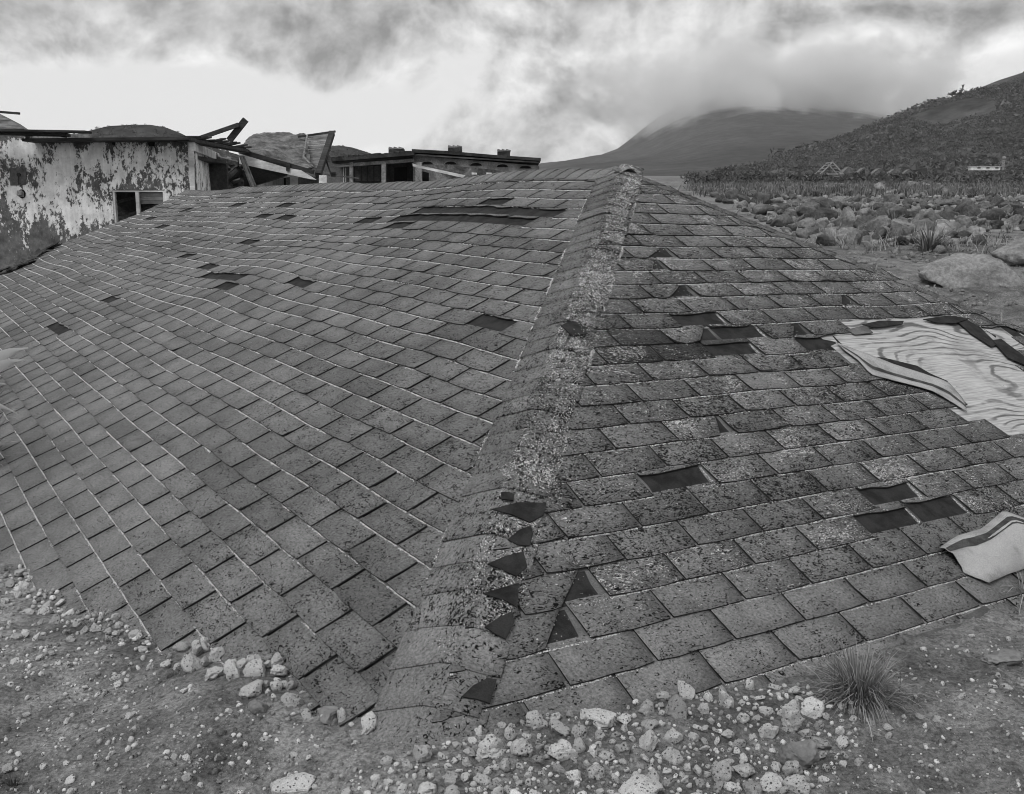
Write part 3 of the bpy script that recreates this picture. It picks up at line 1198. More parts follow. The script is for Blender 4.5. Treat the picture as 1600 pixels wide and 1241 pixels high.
        mb.obj('torn_tag', M_UNDER, root)
        s -= r.uniform(0.28, 0.5)
        k += 1
    # ridge caps
    nf, nb = nL, nB
    a = AEND - 0.02
    base = HC + E_R * BR + E_U * BR * TL
    sa = unit(-E_R * CL - E_U * SL)
    sb = unit(E_R * CL - E_U * SL)
    while a > AP + 0.09:
        cap(base, E_L, sa, sb, nL, nB, a - 0.2, 0.20, 0.13, 0.13, (0.0, 0.004), 'ridge_cap', (), lift=max(0, r.normal(0, 0.002)), moss=0.45, white=0.25)
        a -= 0.127
    # ---- bare plywood where the shingles were ripped off
    bs = [p[0] for p in PLY_POLY]
    vs_ = [p[1] for p in PLY_POLY]
    nu, nv2 = 24, 18
    U, Vv = np.meshgrid(np.linspace(min(bs) - 0.05, max(bs) + 0.1, nu), np.linspace(min(vs_) - 0.08, max(vs_) + 0.06, nv2), indexing='ij')
    Pt = right_pt(U, Vv, 0.0022).reshape(-1, 3)
    Pb = right_pt(U, Vv, -0.012).reshape(-1, 3)
    i, j = np.meshgrid(np.arange(nu - 1), np.arange(nv2 - 1), indexing='ij')
    fq = np.stack([i * nv2 + j, (i + 1) * nv2 + j, (i + 1) * nv2 + j + 1, i * nv2 + j + 1], -1).reshape(-1, 4)
    uv = np.stack([U, Vv], -1).reshape(-1, 2)
    o = obj('plywood_sheet', np.concatenate([Pt, Pb]), np.concatenate([fq, fq[:, ::-1] + nu * nv2]), M_PLY, root, uv=np.concatenate([uv, uv]))
    o['label'] = 'bare pale plywood with swirling grain where shingles are gone'
    # thin dark pieces along the plywood, mostly scraps of under-felt
    def scrap(pts, n, mat, name, thick=0.004, label=None):
        mb = MB()
        top = [right_pt(*inv_right(*p), n + r.uniform(0, 0.006)) for p in pts]
        nn = nR
        mb.prism([p - nn * thick for p in top], nn * thick)
        o = mb.obj(name, mat, root)
        if label:
            o['label'] = label
        return o
    scrap([(1332, 556), (1380, 562), (1432, 574), (1452, 586), (1480, 598), (1400, 586), (1350, 570)], 0.006, M_DECK, 'dark_scrap')  # thin black sheet along the torn strip's upper edge
    scrap([(1502, 500), (1528, 515), (1556, 541), (1548, 545), (1516, 525), (1496, 508)], 0.014, M_DECK, 'dark_scrap')
    scrap([(1548, 535), (1562, 533), (1606, 566), (1606, 577), (1572, 562)], 0.014, M_DECK, 'dark_scrap')
    scrap([(1345, 512), (1372, 505), (1410, 505), (1408, 510), (1380, 515), (1362, 517)], 0.016, M_DECK, 'dark_scrap')
    scrap([(1440, 502), (1480, 498), (1512, 503), (1490, 510), (1462, 508)], 0.016, M_DECK, 'dark_scrap')
    scrap([(1320, 520), (1350, 512), (1362, 524), (1335, 527)], 0.014, M_EAVE, 'dark_scrap')
    # broken eave tabs at the lower edge, in ash
    for pts in ([(1528, 985), (1560, 968), (1608, 975), (1608, 990), (1558, 992)], [(1420, 1000), (1470, 985), (1510, 978), (1505, 985), (1440, 1004)],
                [(1500, 970), (1535, 952), (1545, 960), (1520, 978)]):
        mb = MB()
        pp = [np.asarray(right_pt(*inv_right(*p), 0.02)) for p in pts]
        mb.prism([p - nR * 0.05 for p in pp], nR * 0.045)
        mb.obj('broken_shingle', M_EAVE, root)
    # crumpled felt along the far gable edge
    mb = MB()
    for k in range(26):
        w = k / 25
        b = 0.35 + w * 0.75
        c = left_pt(AEND - 0.1 - 0.9 * (1 - w) * r.uniform(0.2, 1.0), b / CL, 0.03)
        t2 = c + E_R * r.uniform(0.1, 0.3) + E_L * r.uniform(-0.25, 0.25) + E_U * r.uniform(0.0, 0.12)
        mb.beam(c, t2, r.uniform(0.06, 0.2), 0.02, E_U + E_L * r.normal(0, 0.5), w2=r.uniform(0.03, 0.15), h2=0.015)
    mb.obj('rolled_felt', M_FELT, root)
    return root


build_roof()


def curved_strip(name, upper, lower, bulge, label, cat, stripe, split=None, thick=0.003, nrow=8, lift=(0.012, 0.012)):
    """a loose torn strip of roofing lying underside-up on the hipped end; edges given by photograph pixels"""
    nR = E_U * CR - E_L * SR
    def resample(pts, m):
        pts = np.array(pts, float)
        d = np.concatenate([[0], np.cumsum(np.linalg.norm(np.diff(pts, axis=0), axis=1))])
        s = np.linspace(0, d[-1], m)
        return np.stack([np.interp(s, d, pts[:, 0]), np.interp(s, d, pts[:, 1])], -1)
    m = 22
    A, B = resample(upper, m), resample(lower, m)
    P = np.zeros((m, nrow, 3))
    rr = np.random.default_rng(len(label))
    for i in range(m):
        a = np.array(inv_right(*A[i]))
        b = np.array(inv_right(*B[i]))
        for j in range(nrow):
            w = j / (nrow - 1)
            c = a + (b - a) * w
            n = lift[0] + (lift[1] - lift[0]) * w + bulge(i / (m - 1), w) + rr.normal(0, 0.0005)
            P[i, j] = right_pt(c[0], c[1], n)
    root = thing(name, P[m // 2, nrow // 2] - nR * 0.01, label, cat)
    i, j = np.meshgrid(np.arange(m - 1), np.arange(nrow - 1), indexing='ij')
    fq = np.stack([i * nrow + j, i * nrow + j + 1, (i + 1) * nrow + j + 1, (i + 1) * nrow + j], -1).reshape(-1, 4)
    T = P.reshape(-1, 3)
    n0 = m * nrow
    edge = []
    ring = [(k, 0) for k in range(m)] + [(m - 1, k) for k in range(1, nrow)] + [(k, nrow - 1) for k in range(m - 2, -1, -1)] + [(0, k) for k in range(nrow - 2, 0, -1)]
    ids = [a * nrow + b for a, b in ring]
    for k in range(len(ids)):
        x, y = ids[k], ids[(k + 1) % len(ids)]
        edge.append((x, y, y + n0, x + n0))
    allf = np.concatenate([fq, fq[:, ::-1] + n0, np.array(edge)])
    obj('underside', np.concatenate([T, T - nR * thick]), allf, M_UNDER, root)
    w0, w1 = stripe
    Q = np.zeros((m, 3, 3))
    for i in range(m):
        for k, w in enumerate((w0, (w0 + w1) / 2, w1)):
            x = w * (nrow - 1)
            j0 = int(min(math.floor(x), nrow - 2))
            Q[i, k] = P[i, j0] + (P[i, j0 + 1] - P[i, j0]) * (x - j0) + nR * 0.0012
    i, j = np.meshgrid(np.arange(m - 1), np.arange(2), indexing='ij')
    fs = np.stack([i * 3 + j, i * 3 + j + 1, (i + 1) * 3 + j + 1, (i + 1) * 3 + j], -1).reshape(-1, 4)
    obj('tar_stripe', Q.reshape(-1, 3), fs, M_STRIPE, root)


curved_strip('torn_shingle_strip', [(1304, 538), (1345, 555), (1395, 574), (1440, 587), (1480, 601), (1502, 627)],
             [(1314, 549), (1340, 568), (1358, 589), (1400, 602), (1455, 618), (1508, 648)],
             lambda u, w: 0.005 * math.sin(PI * u) + 0.003 * math.sin(7 * u + 3 * w) + 0.004 * w, 'pale torn shingle strip with a black stripe lying beside bare plywood',
             'shingle strip', (0.55, 0.72), lift=(0.013, 0.015))
curved_strip('folded_shingle_strip', [(1463, 864), (1490, 846), (1530, 832), (1562, 806), (1612, 826)],
             [(1502, 900), (1540, 920), (1570, 905), (1600, 893), (1640, 890)],
             lambda u, w: 0.042 * math.sin(PI * min(1, w * 1.05)) ** 0.8 * (0.4 + 0.6 * u) + 0.010 + 0.004 * math.sin(9 * u + 5 * w) + 0.003 * math.sin(17 * w - 6 * u), 'pale shingle strip folded over itself at the broken lower roof edge',
             'shingle strip', (0.16, 0.34), lift=(0.014, 0.012))
#@@PART3
# ------------------------------------------------------------------ the ruined buildings behind the roof
def atY(px, py, Y):
    p = at(px, py, 1.0) - np.array([0, 0, CAMZ])
    return np.array([0, 0, CAMZ]) + p * (Y / p[1])


def poly_part(name, pts, mat, parent, back=0.15, **kw):
    """pts: (px, py, Y) corners, extruded away from the camera by `back` metres"""
    P = [atY(*p) for p in pts]
    return MB().prism(P[::-1], (0, back, 0)).obj(name, mat, parent, **kw)


def beam_part(name, A, B, w, mat, parent, h=None, w2=None, up=(0, 0, 1)):
    return MB().beam(atY(*A), atY(*B), w, h or w, up, w2=w2, h2=w2).obj(name, mat, parent)


def px_m(n, Y):
    return n / F * Y


def build_stucco_house():
    Y = 20.0
    x0 = atY(-420, 300, Y)[0]
    x1 = atY(301, 260, Y)[0]
    root = thing('stucco_house', (x0, Y, 0), 'roofless stucco house with white paint peeling off its grey wall', 'house')
    zt = atY(200, 219, Y)[2]
    zl = atY(20, 203, Y)[2]
    zb = -0.4
    wx0, wx1 = atY(175, 300, Y)[0], atY(257, 300, Y)[0]
    wz1, wz0 = atY(200, 297, Y)[2], atY(200, 372, Y)[2]
    xs = atY(47, 210, Y)[0]
    th = 0.22
    # front wall: polygons round the window opening, with reveals
    v, f = [], []
    def q(a, b, c, d):
        n = len(v)
        v.extend([a, b, c, d])
        f.append((n, n + 1, n + 2, n + 3))
    def rect(xa, xb, za, zb_, y=Y):
        q((xa, y, za), (xb, y, za), (xb, y, zb_), (xa, y, zb_))
    rect(x0, xs, zb, zl)
    rect(xs, wx0, zb, zt)
    rect(wx0, wx1, wz1, zt)
    rect(wx0, wx1, zb, wz0)
    rect(wx1, x1, zb, zt)
    q((wx0, Y, wz0), (wx0, Y + th, wz0), (wx0, Y + th, wz1), (wx0, Y, wz1))
    q((wx1, Y + th, wz0), (wx1, Y, wz0), (wx1, Y, wz1), (wx1, Y + th, wz1))
    q((wx0, Y, wz1), (wx0, Y + th, wz1), (wx1, Y + th, wz1), (wx1, Y, wz1))
    q((wx0, Y, wz0), (wx1, Y, wz0), (wx1, Y + th, wz0), (wx0, Y + th, wz0))
    q((x0, Y, zl), (xs, Y, zl), (xs, Y + th, zl), (x0, Y + th, zl))
    q((xs, Y, zt), (x1, Y, zt), (x1, Y + th, zt), (xs, Y + th, zt))
    q((xs, Y, zt), (xs, Y + th, zt), (xs, Y + th, zl), (xs, Y, zl))
    q((x1, Y, zb), (x1, Y + th, zb), (x1, Y + th, zt), (x1, Y, zt))
    obj('front_wall', v, f, M_STUCCO, root)
    # side wall running back, its broken end
    A = np.array([x1, Y + 0.0])
    B = np.array([atY(352, 250, 27.0)[0], 27.0])
    nrm = unit([(B - A)[1], -(B - A)[0]])
    v, f = [], []
    m = 14
    zs = []
    for k in range(m + 1):
        w = k / m
        p = A + (B - A) * w + nrm * 0.003
        z = zt - 0.02 - (0.0 if w < 0.62 else (w - 0.62) * 2.6 + 0.25 * random.random())
        v += [(p[0], p[1], zb), (p[0], p[1], z), (p[0] - nrm[0] * 0.2, p[1] - nrm[1] * 0.2, z), (p[0] - nrm[0] * 0.2, p[1] - nrm[1] * 0.2, zb)]
    for k in range(m):
        a, b = 4 * k, 4 * k + 4
        f += [(a, b, b + 1, a + 1), (a + 1, b + 1, b + 2, a + 2), (a + 2, b + 2, b + 3, a + 3)]
    f.append((4 * m, 4 * m + 3, 4 * m + 2, 4 * m + 1))
    obj('side_wall', v, f, M_STUCCO, root)
    # pale fascia on the side wall, dark eave boards
    beam_part('fascia', (300, 229, 19.95), (340, 246, 25.5), 0.10, M_WHITEWOOD, root, h=0.17)
    poly_part('corner_strip', [(293, 222, 19.97), (301.5, 222, 19.97), (304.5, 300, 19.97), (297, 300, 19.97)], M_WHITEWOOD, root, 0.03)
    beam_part('eave_board', (44, 220, 19.75), (300, 217.5, 19.75), 0.5, M_DARKWOOD, root, h=0.055)
    beam_part('eave_board', (-200, 201, 19.4), (138, 206.5, 19.4), 0.35, M_DARKWOOD, root, h=0.035)
    beam_part('eave_board', (-200, 204, 19.6), (106, 211, 19.6), 0.25, M_DARKWOOD, root, h=0.06)
    beam_part('eave_board', (285, 218, 19.6), (380, 236, 23.6), 0.25, M_DARKWOOD, root, h=0.06)
    beam_part('rafter_end', (43, 208, 19.8), (43, 219, 19.8), 0.06, M_DARKWOOD, root, up=(0, 1, 0))
    beam_part('rafter_end', (100, 206, 19.7), (100, 215, 19.7), 0.08, M_DARKWOOD, root, up=(0, 1, 0))
    poly_part('wall_plate', [(49, 212, 20.05), (138, 209, 20.05), (138, 219, 20.05), (49, 220, 20.05)], M_CONC, root, 0.18)
    poly_part('vent_hole', [(231, 223, 19.985), (241, 222, 19.985), (241, 229, 19.985), (232, 229, 19.985)], M_BLACK, root, 0.02)
    poly_part('vent_hole', [(175, 223, 19.985), (180, 223, 19.985), (180, 227, 19.985), (175, 226, 19.985)], M_BLACK, root, 0.02)
    # what is left of the roof: ragged tiles along the eaves
    rr = random.Random(4)
    k = 0
    for px in range(288, 376, 6):
        yy = 215 + (px - 288) * 0.19 + rr.uniform(-1.5, 1.0)
        Yd = 20.0 + (px - 288) / 88 * 3.6
        c = atY(px, yy, Yd)
        MB().beam(c, c + np.array([0.14, 0.45, rr.uniform(0.02, 0.10)]), 0.12, 0.035, (0, 0, 1)).obj('roof_tile', M_ROOFTIN, root)
    # low pitched roof end at the far side
    v = [atY(-260, 120, 24), atY(0, 178, 24), atY(12, 184, 24), atY(36, 201, 21.2), atY(-10, 201, 20.4), atY(-260, 201, 20.4)]
    MB().prism(v[::-1], (0, 0.6, -0.1)).obj('roof_slope', M_ROOFDIRT, root)
    beam_part('rafter', (-90, 168, 23), (30, 177.5, 22.4), 0.06, M_DARKWOOD, root, h=0.05)
    # window: frame, boarded panel, dark room and fallen timber inside
    fr = thing_part('window', (wx0, Y + 0.06, wz0), root)
    def bar(xa, za, xb, zb_, w, y=Y + 0.05, mat=M_WHITEWOOD, name='frame'):
        MB().beam((xa, y, za), (xb, y, zb_), w, 0.07, (0, 1, 0)).obj(name, mat, fr)
    bar(wx0 + 0.02, wz0, wx0 + 0.02, wz1, 0.04)
    bar(wx1 - 0.02, wz0, wx1 - 0.02, wz1, 0.04)
    bar(wx0 + 0.04, wz1 - 0.02, wx1 - 0.04, wz1 - 0.02, 0.035)
    xm = atY(214, 310, Y)[0]
    bar(xm, wz0, xm, wz1 - 0.04, 0.065, Y + 0.05)
    pb = atY(230, 319, Y)[2]
    for k in range(3):
        za = pb + (wz1 - 0.04 - pb) * k / 3
        MB().box((xm + 0.035, Y + 0.07, za + 0.004), (wx1 - 0.042, Y + 0.10, pb + (wz1 - 0.04 - pb) * (k + 1) / 3 - 0.004)).obj('board', M_WOOD, fr)
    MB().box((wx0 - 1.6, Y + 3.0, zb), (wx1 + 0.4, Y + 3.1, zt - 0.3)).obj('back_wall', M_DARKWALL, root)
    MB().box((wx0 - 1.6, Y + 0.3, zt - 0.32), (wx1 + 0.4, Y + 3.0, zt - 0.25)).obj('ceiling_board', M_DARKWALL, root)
    for a, b, w in (((176, 318, 20.5), (214, 308, 21.2), 0.05), ((176, 328, 20.6), (212, 345, 21.0), 0.09), ((178, 345, 20.4), (250, 322, 21.4), 0.10),
                    ((180, 322, 20.7), (206, 338, 20.9), 0.06), ((216, 335, 20.4), (256, 322, 20.9), 0.07), ((184, 350, 20.4), (256, 338, 20.6), 0.12)):
        beam_part('fallen_timber', a, b, w, M_WOOD, root)
    # switch box patch with its conduit, broken lamp socket
    pt = poly_part('wall_patch', [(15, 262, 19.985), (41, 262, 19.985), (40, 289, 19.985), (16, 290, 19.985)], M_GREYWALL, root, 0.02)
    MB().beam(atY(29, 273, 19.96), atY(29, 289, 19.96), 0.012, 0.012, (0, 1, 0)).obj('conduit', M_DARKWOOD, pt)
    c = atY(28.5, 273, 19.95)
    ring = [(c[0] + 0.035 * math.cos(a), c[1], c[2] + 0.035 * math.sin(a)) for a in np.linspace(0, 2 * PI, 12, endpoint=False)]
    MB().prism(ring[::-1], (0, 0.03, 0)).obj('conduit_box', M_DARKWOOD, pt)
    c = atY(34, 303, 19.98)
    ring = [(c[0] + 0.07 * math.cos(a), c[1], c[2] + 0.085 * math.sin(a)) for a in np.linspace(0, 2 * PI, 14, endpoint=False)]
    soc = MB().prism(ring[::-1], (0, 0.015, 0)).obj('wall_socket', M_BLACK, root)
    MB().beam(c + np.array([0, -0.10, 0.02]), c + np.array([0, 0.0, -0.02]), 0.09, 0.09).obj('lamp_stub', M_CONC, soc)


def thing_part(name, loc, parent):
    o = bpy.data.objects.new(name, None)
    COL.objects.link(o)
    o.parent = parent
    o.location = np.asarray(loc, float) - wloc(parent)
    return o


build_stucco_house()


def loose_beam(A, B, w, label, mat=M_DARKWOOD, name='loose_beam', h=None, cat='beam', group=None, w2=None):
    a, b = atY(*A), atY(*B)
    o = MB().beam(a, b, w, h or w, (0, 1, 0), w2=w2, h2=w2).obj(name, mat, origin=(a + b) / 2)
    return tag(o, label, cat, group)


loose_beam((308, 217.5, 22.8), (373, 195, 22.8), 0.085, 'long dark timber leaning up to meet a shorter post on the ruined roof')
loose_beam((358, 220, 22.9), (384, 187, 22.9), 0.13, 'short thick dark timber standing slanted above the ruined roof', h=0.09)


def build_porch():
    """collapsed verandah roof between the two houses"""
    base = atY(440, 300, 24.5)
    root = thing('collapsed_porch', (base[0], base[1], 0), 'collapsed porch roof heaped with debris above a white fascia board', 'porch roof')
    lower = np.array([(372, 233), (390, 238), (410, 244), (432, 250), (452, 256), (472, 262), (488, 266)], float)
    upper = np.array([(384, 222), (394, 213.5), (412, 208), (430, 209), (448, 209.5), (464, 210), (477, 211.5)], float)
    m, nrow = 64, 30
    s = np.linspace(0, 1, m)
    t0 = np.linspace(0, 1, len(lower))
    lo = np.stack([np.interp(s, t0, lower[:, k]) for k in (0, 1)], -1)
    up = np.stack([np.interp(s, t0, upper[:, k]) for k in (0, 1)], -1)
    P = np.zeros((m, nrow, 3))
    for i in range(m):
        for j in range(nrow):
            w = j / (nrow - 1)
            p = lo[i] + (up[i] - lo[i]) * w
            P[i, j] = atY(p[0], p[1], 24.0 + 4.2 * w)
    n = fbm(P[..., 0] * 3.2, P[..., 1] * 3.2, P[..., 2] * 3.2, 4, 61) * 0.07
    P[..., 2] += n
    P[..., 1] += n * 0.5
    i, j = np.meshgrid(np.arange(m - 1), np.arange(nrow - 1), indexing='ij')
    fq = np.stack([i * nrow + j, (i + 1) * nrow + j, (i + 1) * nrow + j + 1, i * nrow + j + 1], -1).reshape(-1, 4)
    T = P.reshape(-1, 3)
    obj('debris_cover', np.concatenate([T, T - np.array([0, 0, 0.12])]), np.concatenate([fq, fq[:, ::-1] + m * nrow]), M_ROOFDIRT, root)
    # stones and scraps on it
    rr = np.random.default_rng(8)
    # bare planks at its raised end
    L0, L1 = np.array([476, 211.5]), np.array([487, 262])
    R0, R1 = np.array([520, 205.5]), np.array([498, 266])
    k = 9
    for q in range(k):
        a, b = q / k, (q + 0.93) / k
        pts = []
        for (A, B, w) in ((L0, L1, a), (R0, R1, a), (R0, R1, b), (L0, L1, b)):
            p = A + (B - A) * w
            pts.append((p[0] + rr.uniform(-0.8, 0.4), p[1], 25.6 + 2.2 * (1 - w) + rr.uniform(-0.03, 0.03)))
        poly_part('roof_plank', pts, M_WOOD, root, 0.04)
    beam_part('ridge_lath', (466, 214, 27.6), (524, 205.5, 27.4), 0.05, M_DARKWOOD, root)
    beam_part('rafter', (519, 208, 27.0), (497, 274, 24.8), 0.13, M_DARKWOOD, root)
    beam_part('rafter', (509, 240, 26.2), (521, 273, 25.0), 0.11, M_DARKWOOD, root)
    beam_part('hanging_strip', (480, 212, 27.3), (474, 246, 25.2), 0.04, M_WOOD, root)
    beam_part('hanging_strip', (474, 246, 25.2), (489, 262, 24.6), 0.05, M_WOOD, root)
    # lower edge: dark roof edge over the white fascia
    beam_part('roof_edge', (370, 234.5, 23.8), (490, 269, 23.8), 0.16, M_DARKWOOD, root, h=0.09)
    poly_part('fascia', [(373, 240, 23.7), (447, 262, 23.7), (470, 266, 23.7), (494, 281, 23.7), (484, 280, 23.7), (374, 256, 23.7)], M_WHITEWOOD, root, 0.05)
    poly_part('bracket', [(447, 255, 23.66), (453, 256, 23.66), (452, 268, 23.66), (447, 267, 23.66)], M_DARKWOOD, root, 0.1)
    poly_part('soffit', [(384, 256, 23.9), (455, 271, 24.2), (442, 277.5, 26.4), (398, 291, 26.4), (380, 296, 26.0)], M_DARKWALL, root, 0.03)  # shading of the porch underside is put into this dark colour
    poly_part('brace', [(373, 243, 23.5), (380, 243, 23.5), (400, 292, 23.5), (391, 292, 23.5)], M_WOOD, root, 0.1)
    poly_part('brace', [(374.5, 243, 23.47), (377.5, 243, 23.47), (397, 292, 23.47), (394, 292, 23.47)], M_LIGHTBOARD, root, 0.1)
    # rubble left of the brace
    mb = MB()
    for q in range(40):
        px, py = rr.uniform(333, 378), 0
        py = rr.uniform(246 + (378 - px) * 0.35, 292)
        c = atY(px, py, rr.uniform(24.5, 26))
        d = rr.normal(0, 0.3, 3)
        mb.beam(c, c + d, rr.uniform(0.05, 0.25), rr.uniform(0.03, 0.16), rr.normal(0, 1, 3))
    mb.obj('rubble', M_ROOFDIRT, root)
    poly_part('broken_slab', [(370, 262, 24.6), (372, 268, 24.6), (345, 293, 24.4), (328, 293, 24.4)], M_DARKWALL, root, 0.3)
    # boards behind
    for q in range(15):
        x = 402 + q * 6.4
        top = 289 - (x - 402) * 0.28 if x < 442 else 277.5
        mt = M_LIGHTBOARD if x < 442 else M_WHITEWOOD if 453 < x < 462 else M_GREYWALL
        poly_part('wall_board', [(x, top, 27.0), (x + 6.0, top - 1.0, 27.0), (x + 6.0, 305, 27.0), (x, 305, 27.0)], mt, root, 0.06)
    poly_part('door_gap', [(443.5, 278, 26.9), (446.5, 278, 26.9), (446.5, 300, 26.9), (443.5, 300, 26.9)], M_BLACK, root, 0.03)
    poly_part('post', [(498.5, 274, 23.6), (509, 274, 23.6), (509, 300, 23.6), (498.5, 300, 23.6)], M_WHITE, root, 0.16)


build_porch()


def build_far_house():
    Y = 33.0
    b = atY(680, 300, Y)
    root = thing('verandah_house', (b[0], Y, 0), 'low ruined house with verandah posts and arched vents under a flat roof', 'house')
    def P(name, pts, mat, dy=0.0, back=0.15, par=None):
        return poly_part(name, [(x, y, Y + dy) for x, y in pts], mat, par or root, back)
    P('back_wall', [(505, 252), (650, 246), (650, 320), (505, 320)], M_GREYWALL, 1.6, 0.2)
    P('front_wall', [(645.5, 243), (842.5, 259), (842.5, 330), (645.5, 330)], M_CONC, 0.0, 5.0)
    # roof edges
    P('roof_edge', [(511, 248), (646, 237.5), (646, 242.5), (511, 253)], M_ROOFTIN, -0.6, 2.2)
    P('beam', [(520, 257), (646, 248), (646, 253), (520, 262)], M_CONC, -0.4, 0.2)
    P('roof_edge', [(643.5, 233), (700, 236), (770, 242), (845, 247), (845, 251.5), (770, 246.5), (700, 241), (643.5, 238.5)], M_ROOFTIN, -0.25, 5.4)
    P('ledge', [(648, 240.5), (844, 253), (844, 255), (648, 243)], M_WOOD, -0.18, 0.18)
    rr = random.Random(7)
    for px in range(516, 642, 8):
        y = 247.5 - (px - 511) * 0.078
        c = atY(px, y + rr.uniform(-1, 0.5), Y - 0.55)
        MB().beam(c, c + np.array([0.17, 0.5, rr.uniform(0, 0.06)]), 0.17, 0.05).obj('roof_tile', M_ROOFTIN, root)
    for x0, x1, y0, y1 in ((607, 630, 232.5, 240.5), (700, 721, 230, 237), (777, 797, 236, 243.5)):
        blk = P('roof_block', [(x0, y0 + 1), (x1, y0), (x1, y1), (x0, y1)], M_ROOFTIN, 0.6, 0.5)
        for k in range(3):
            c = atY(x0 + (x1 - x0) * (k + 0.5) / 3, y0, Y + 0.7)
            MB().beam(c + np.array([0, 0, -0.03]), c + np.array([0.02, 0, 0.04]), 0.16, 0.16, (0, 1, 0)).obj('broken_brick', M_CONC, blk)
    # posts, windows, door
    for x0, x1 in ((546, 551), (596, 602.5), (649, 659)):
        P('post', [(x0, 254), (x1, 253.5), (x1, 310), (x0, 310)], M_CONC, -0.45, 0.2)
    for x in (536, 539.5):
        P('window_bar', [(x, 262), (x + 1, 262), (x + 1, 310), (x, 310)], M_WHITEWOOD, 1.4, 0.05)
    w = P('window', [(553, 259), (594, 256.5), (594, 287), (553, 287)], M_GLASS, 1.55, 0.04)
    for k in range(4):
        x = 555 + k * 10
        P('shutter', [(x, 259.5), (x + 8.5, 259), (x + 8.5, 283), (x, 283)], M_GREYWALL, 1.48, 0.04, w)
    d = P('doorway', [(604, 257), (647, 254), (647, 310), (604, 310)], M_DARKWALL, 1.55, 0.04)
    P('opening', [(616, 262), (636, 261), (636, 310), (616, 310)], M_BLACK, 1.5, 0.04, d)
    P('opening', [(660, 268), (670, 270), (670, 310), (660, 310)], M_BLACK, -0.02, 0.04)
    # arched vents
    for cx, by in ((667.6, 257), (704, 257), (744, 259), (785, 261.2), (821, 263.3)):
        pts = [(cx - 9.5, by)] + [(cx + 9.5 * math.cos(a), by - 4.6 * math.sin(a)) for a in np.linspace(PI, 0, 9)[1:-1]] + [(cx + 9.5, by)]
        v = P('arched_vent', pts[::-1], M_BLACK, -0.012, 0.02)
        rim = MB()
        for k in range(len(pts) - 1):
            rim.beam(atY(pts[k][0], pts[k][1] - 0.6, Y - 0.02), atY(pts[k + 1][0], pts[k + 1][1] - 0.6, Y - 0.02), 0.03, 0.05, (0, 1, 0))
        rim.obj('arch_rim', M_CONC, v)
    # rubble slope and fallen white beam in front
    P('lean_to', [(664, 257.5), (700, 258), (796, 268), (846, 270), (846, 300), (727, 300), (690, 272)], M_ROOFDIRT, -1.4, 0.3)
    poly_part('fallen_beam', [(644.5, 255.5, Y - 2.0), (652, 258, Y - 2.0), (727, 274, Y - 2.0), (723, 278, Y - 2.0), (645, 260, Y - 2.0)], M_WHITEWOOD, root, 0.15)
    for cx, cy in ((741, 271), (764, 271)):
        P('white_block', [(cx - 4, cy - 1.4), (cx + 4, cy - 1.0), (cx + 4, cy + 1.8), (cx - 4, cy + 1.8)], M_WHITE, -1.6, 0.12)
    beam_part('thin_rail', (509, 273, 27.5), (560, 278.5, 28.5), 0.035, M_WOOD, root)
    beam_part('thin_rail', (516, 260, 31.5), (548, 259, 31.5), 0.035, M_WOOD, root)


build_far_house()
# ------------------------------------------------------------------ hills, mountain, scrub
def ico(sub):
    t = (1 + 5 ** 0.5) / 2
    V = [np.array(v, float) for v in ((-1, t, 0), (1, t, 0), (-1, -t, 0), (1, -t, 0), (0, -1, t), (0, 1, t), (0, -1, -t), (0, 1, -t), (t, 0, -1), (t, 0, 1), (-t, 0, -1), (-t, 0, 1))]
    V = [unit(v) for v in V]
    Fc = [(0, 11, 5), (0, 5, 1), (0, 1, 7), (0, 7, 10), (0, 10, 11), (1, 5, 9), (5, 11, 4), (11, 10, 2), (10, 7, 6), (7, 1, 8),
          (3, 9, 4), (3, 4, 2), (3, 2, 6), (3, 6, 8), (3, 8, 9), (4, 9, 5), (2, 4, 11), (6, 2, 10), (8, 6, 7), (9, 8, 1)]
    for _ in range(sub):
        cache, nf = {}, []
        def mid(a, b):
            k = (min(a, b), max(a, b))
            if k not in cache:
                V.append(unit(V[a] + V[b]))
                cache[k] = len(V) - 1
            return cache[k]
        for a, b, c in Fc:
            x, y, z = mid(a, b), mid(b, c), mid(c, a)
            nf += [(a, x, z), (b, y, x), (c, z, y), (x, y, z)]
        Fc = nf
    return np.array(V), np.array(Fc)


ICO = {k: ico(k) for k in (0, 1, 2, 3, 4)}


def rot_random(r):
    q = unit(r.normal(0, 1, 4))
    w, x, y, z = q
    return np.array([[1 - 2 * (y * y + z * z), 2 * (x * y - z * w), 2 * (x * z + y * w)], [2 * (x * y + z * w), 1 - 2 * (x * x + z * z), 2 * (y * z - x * w)],
                     [2 * (x * z - y * w), 2 * (y * z + x * w), 1 - 2 * (x * x + y * y)]])


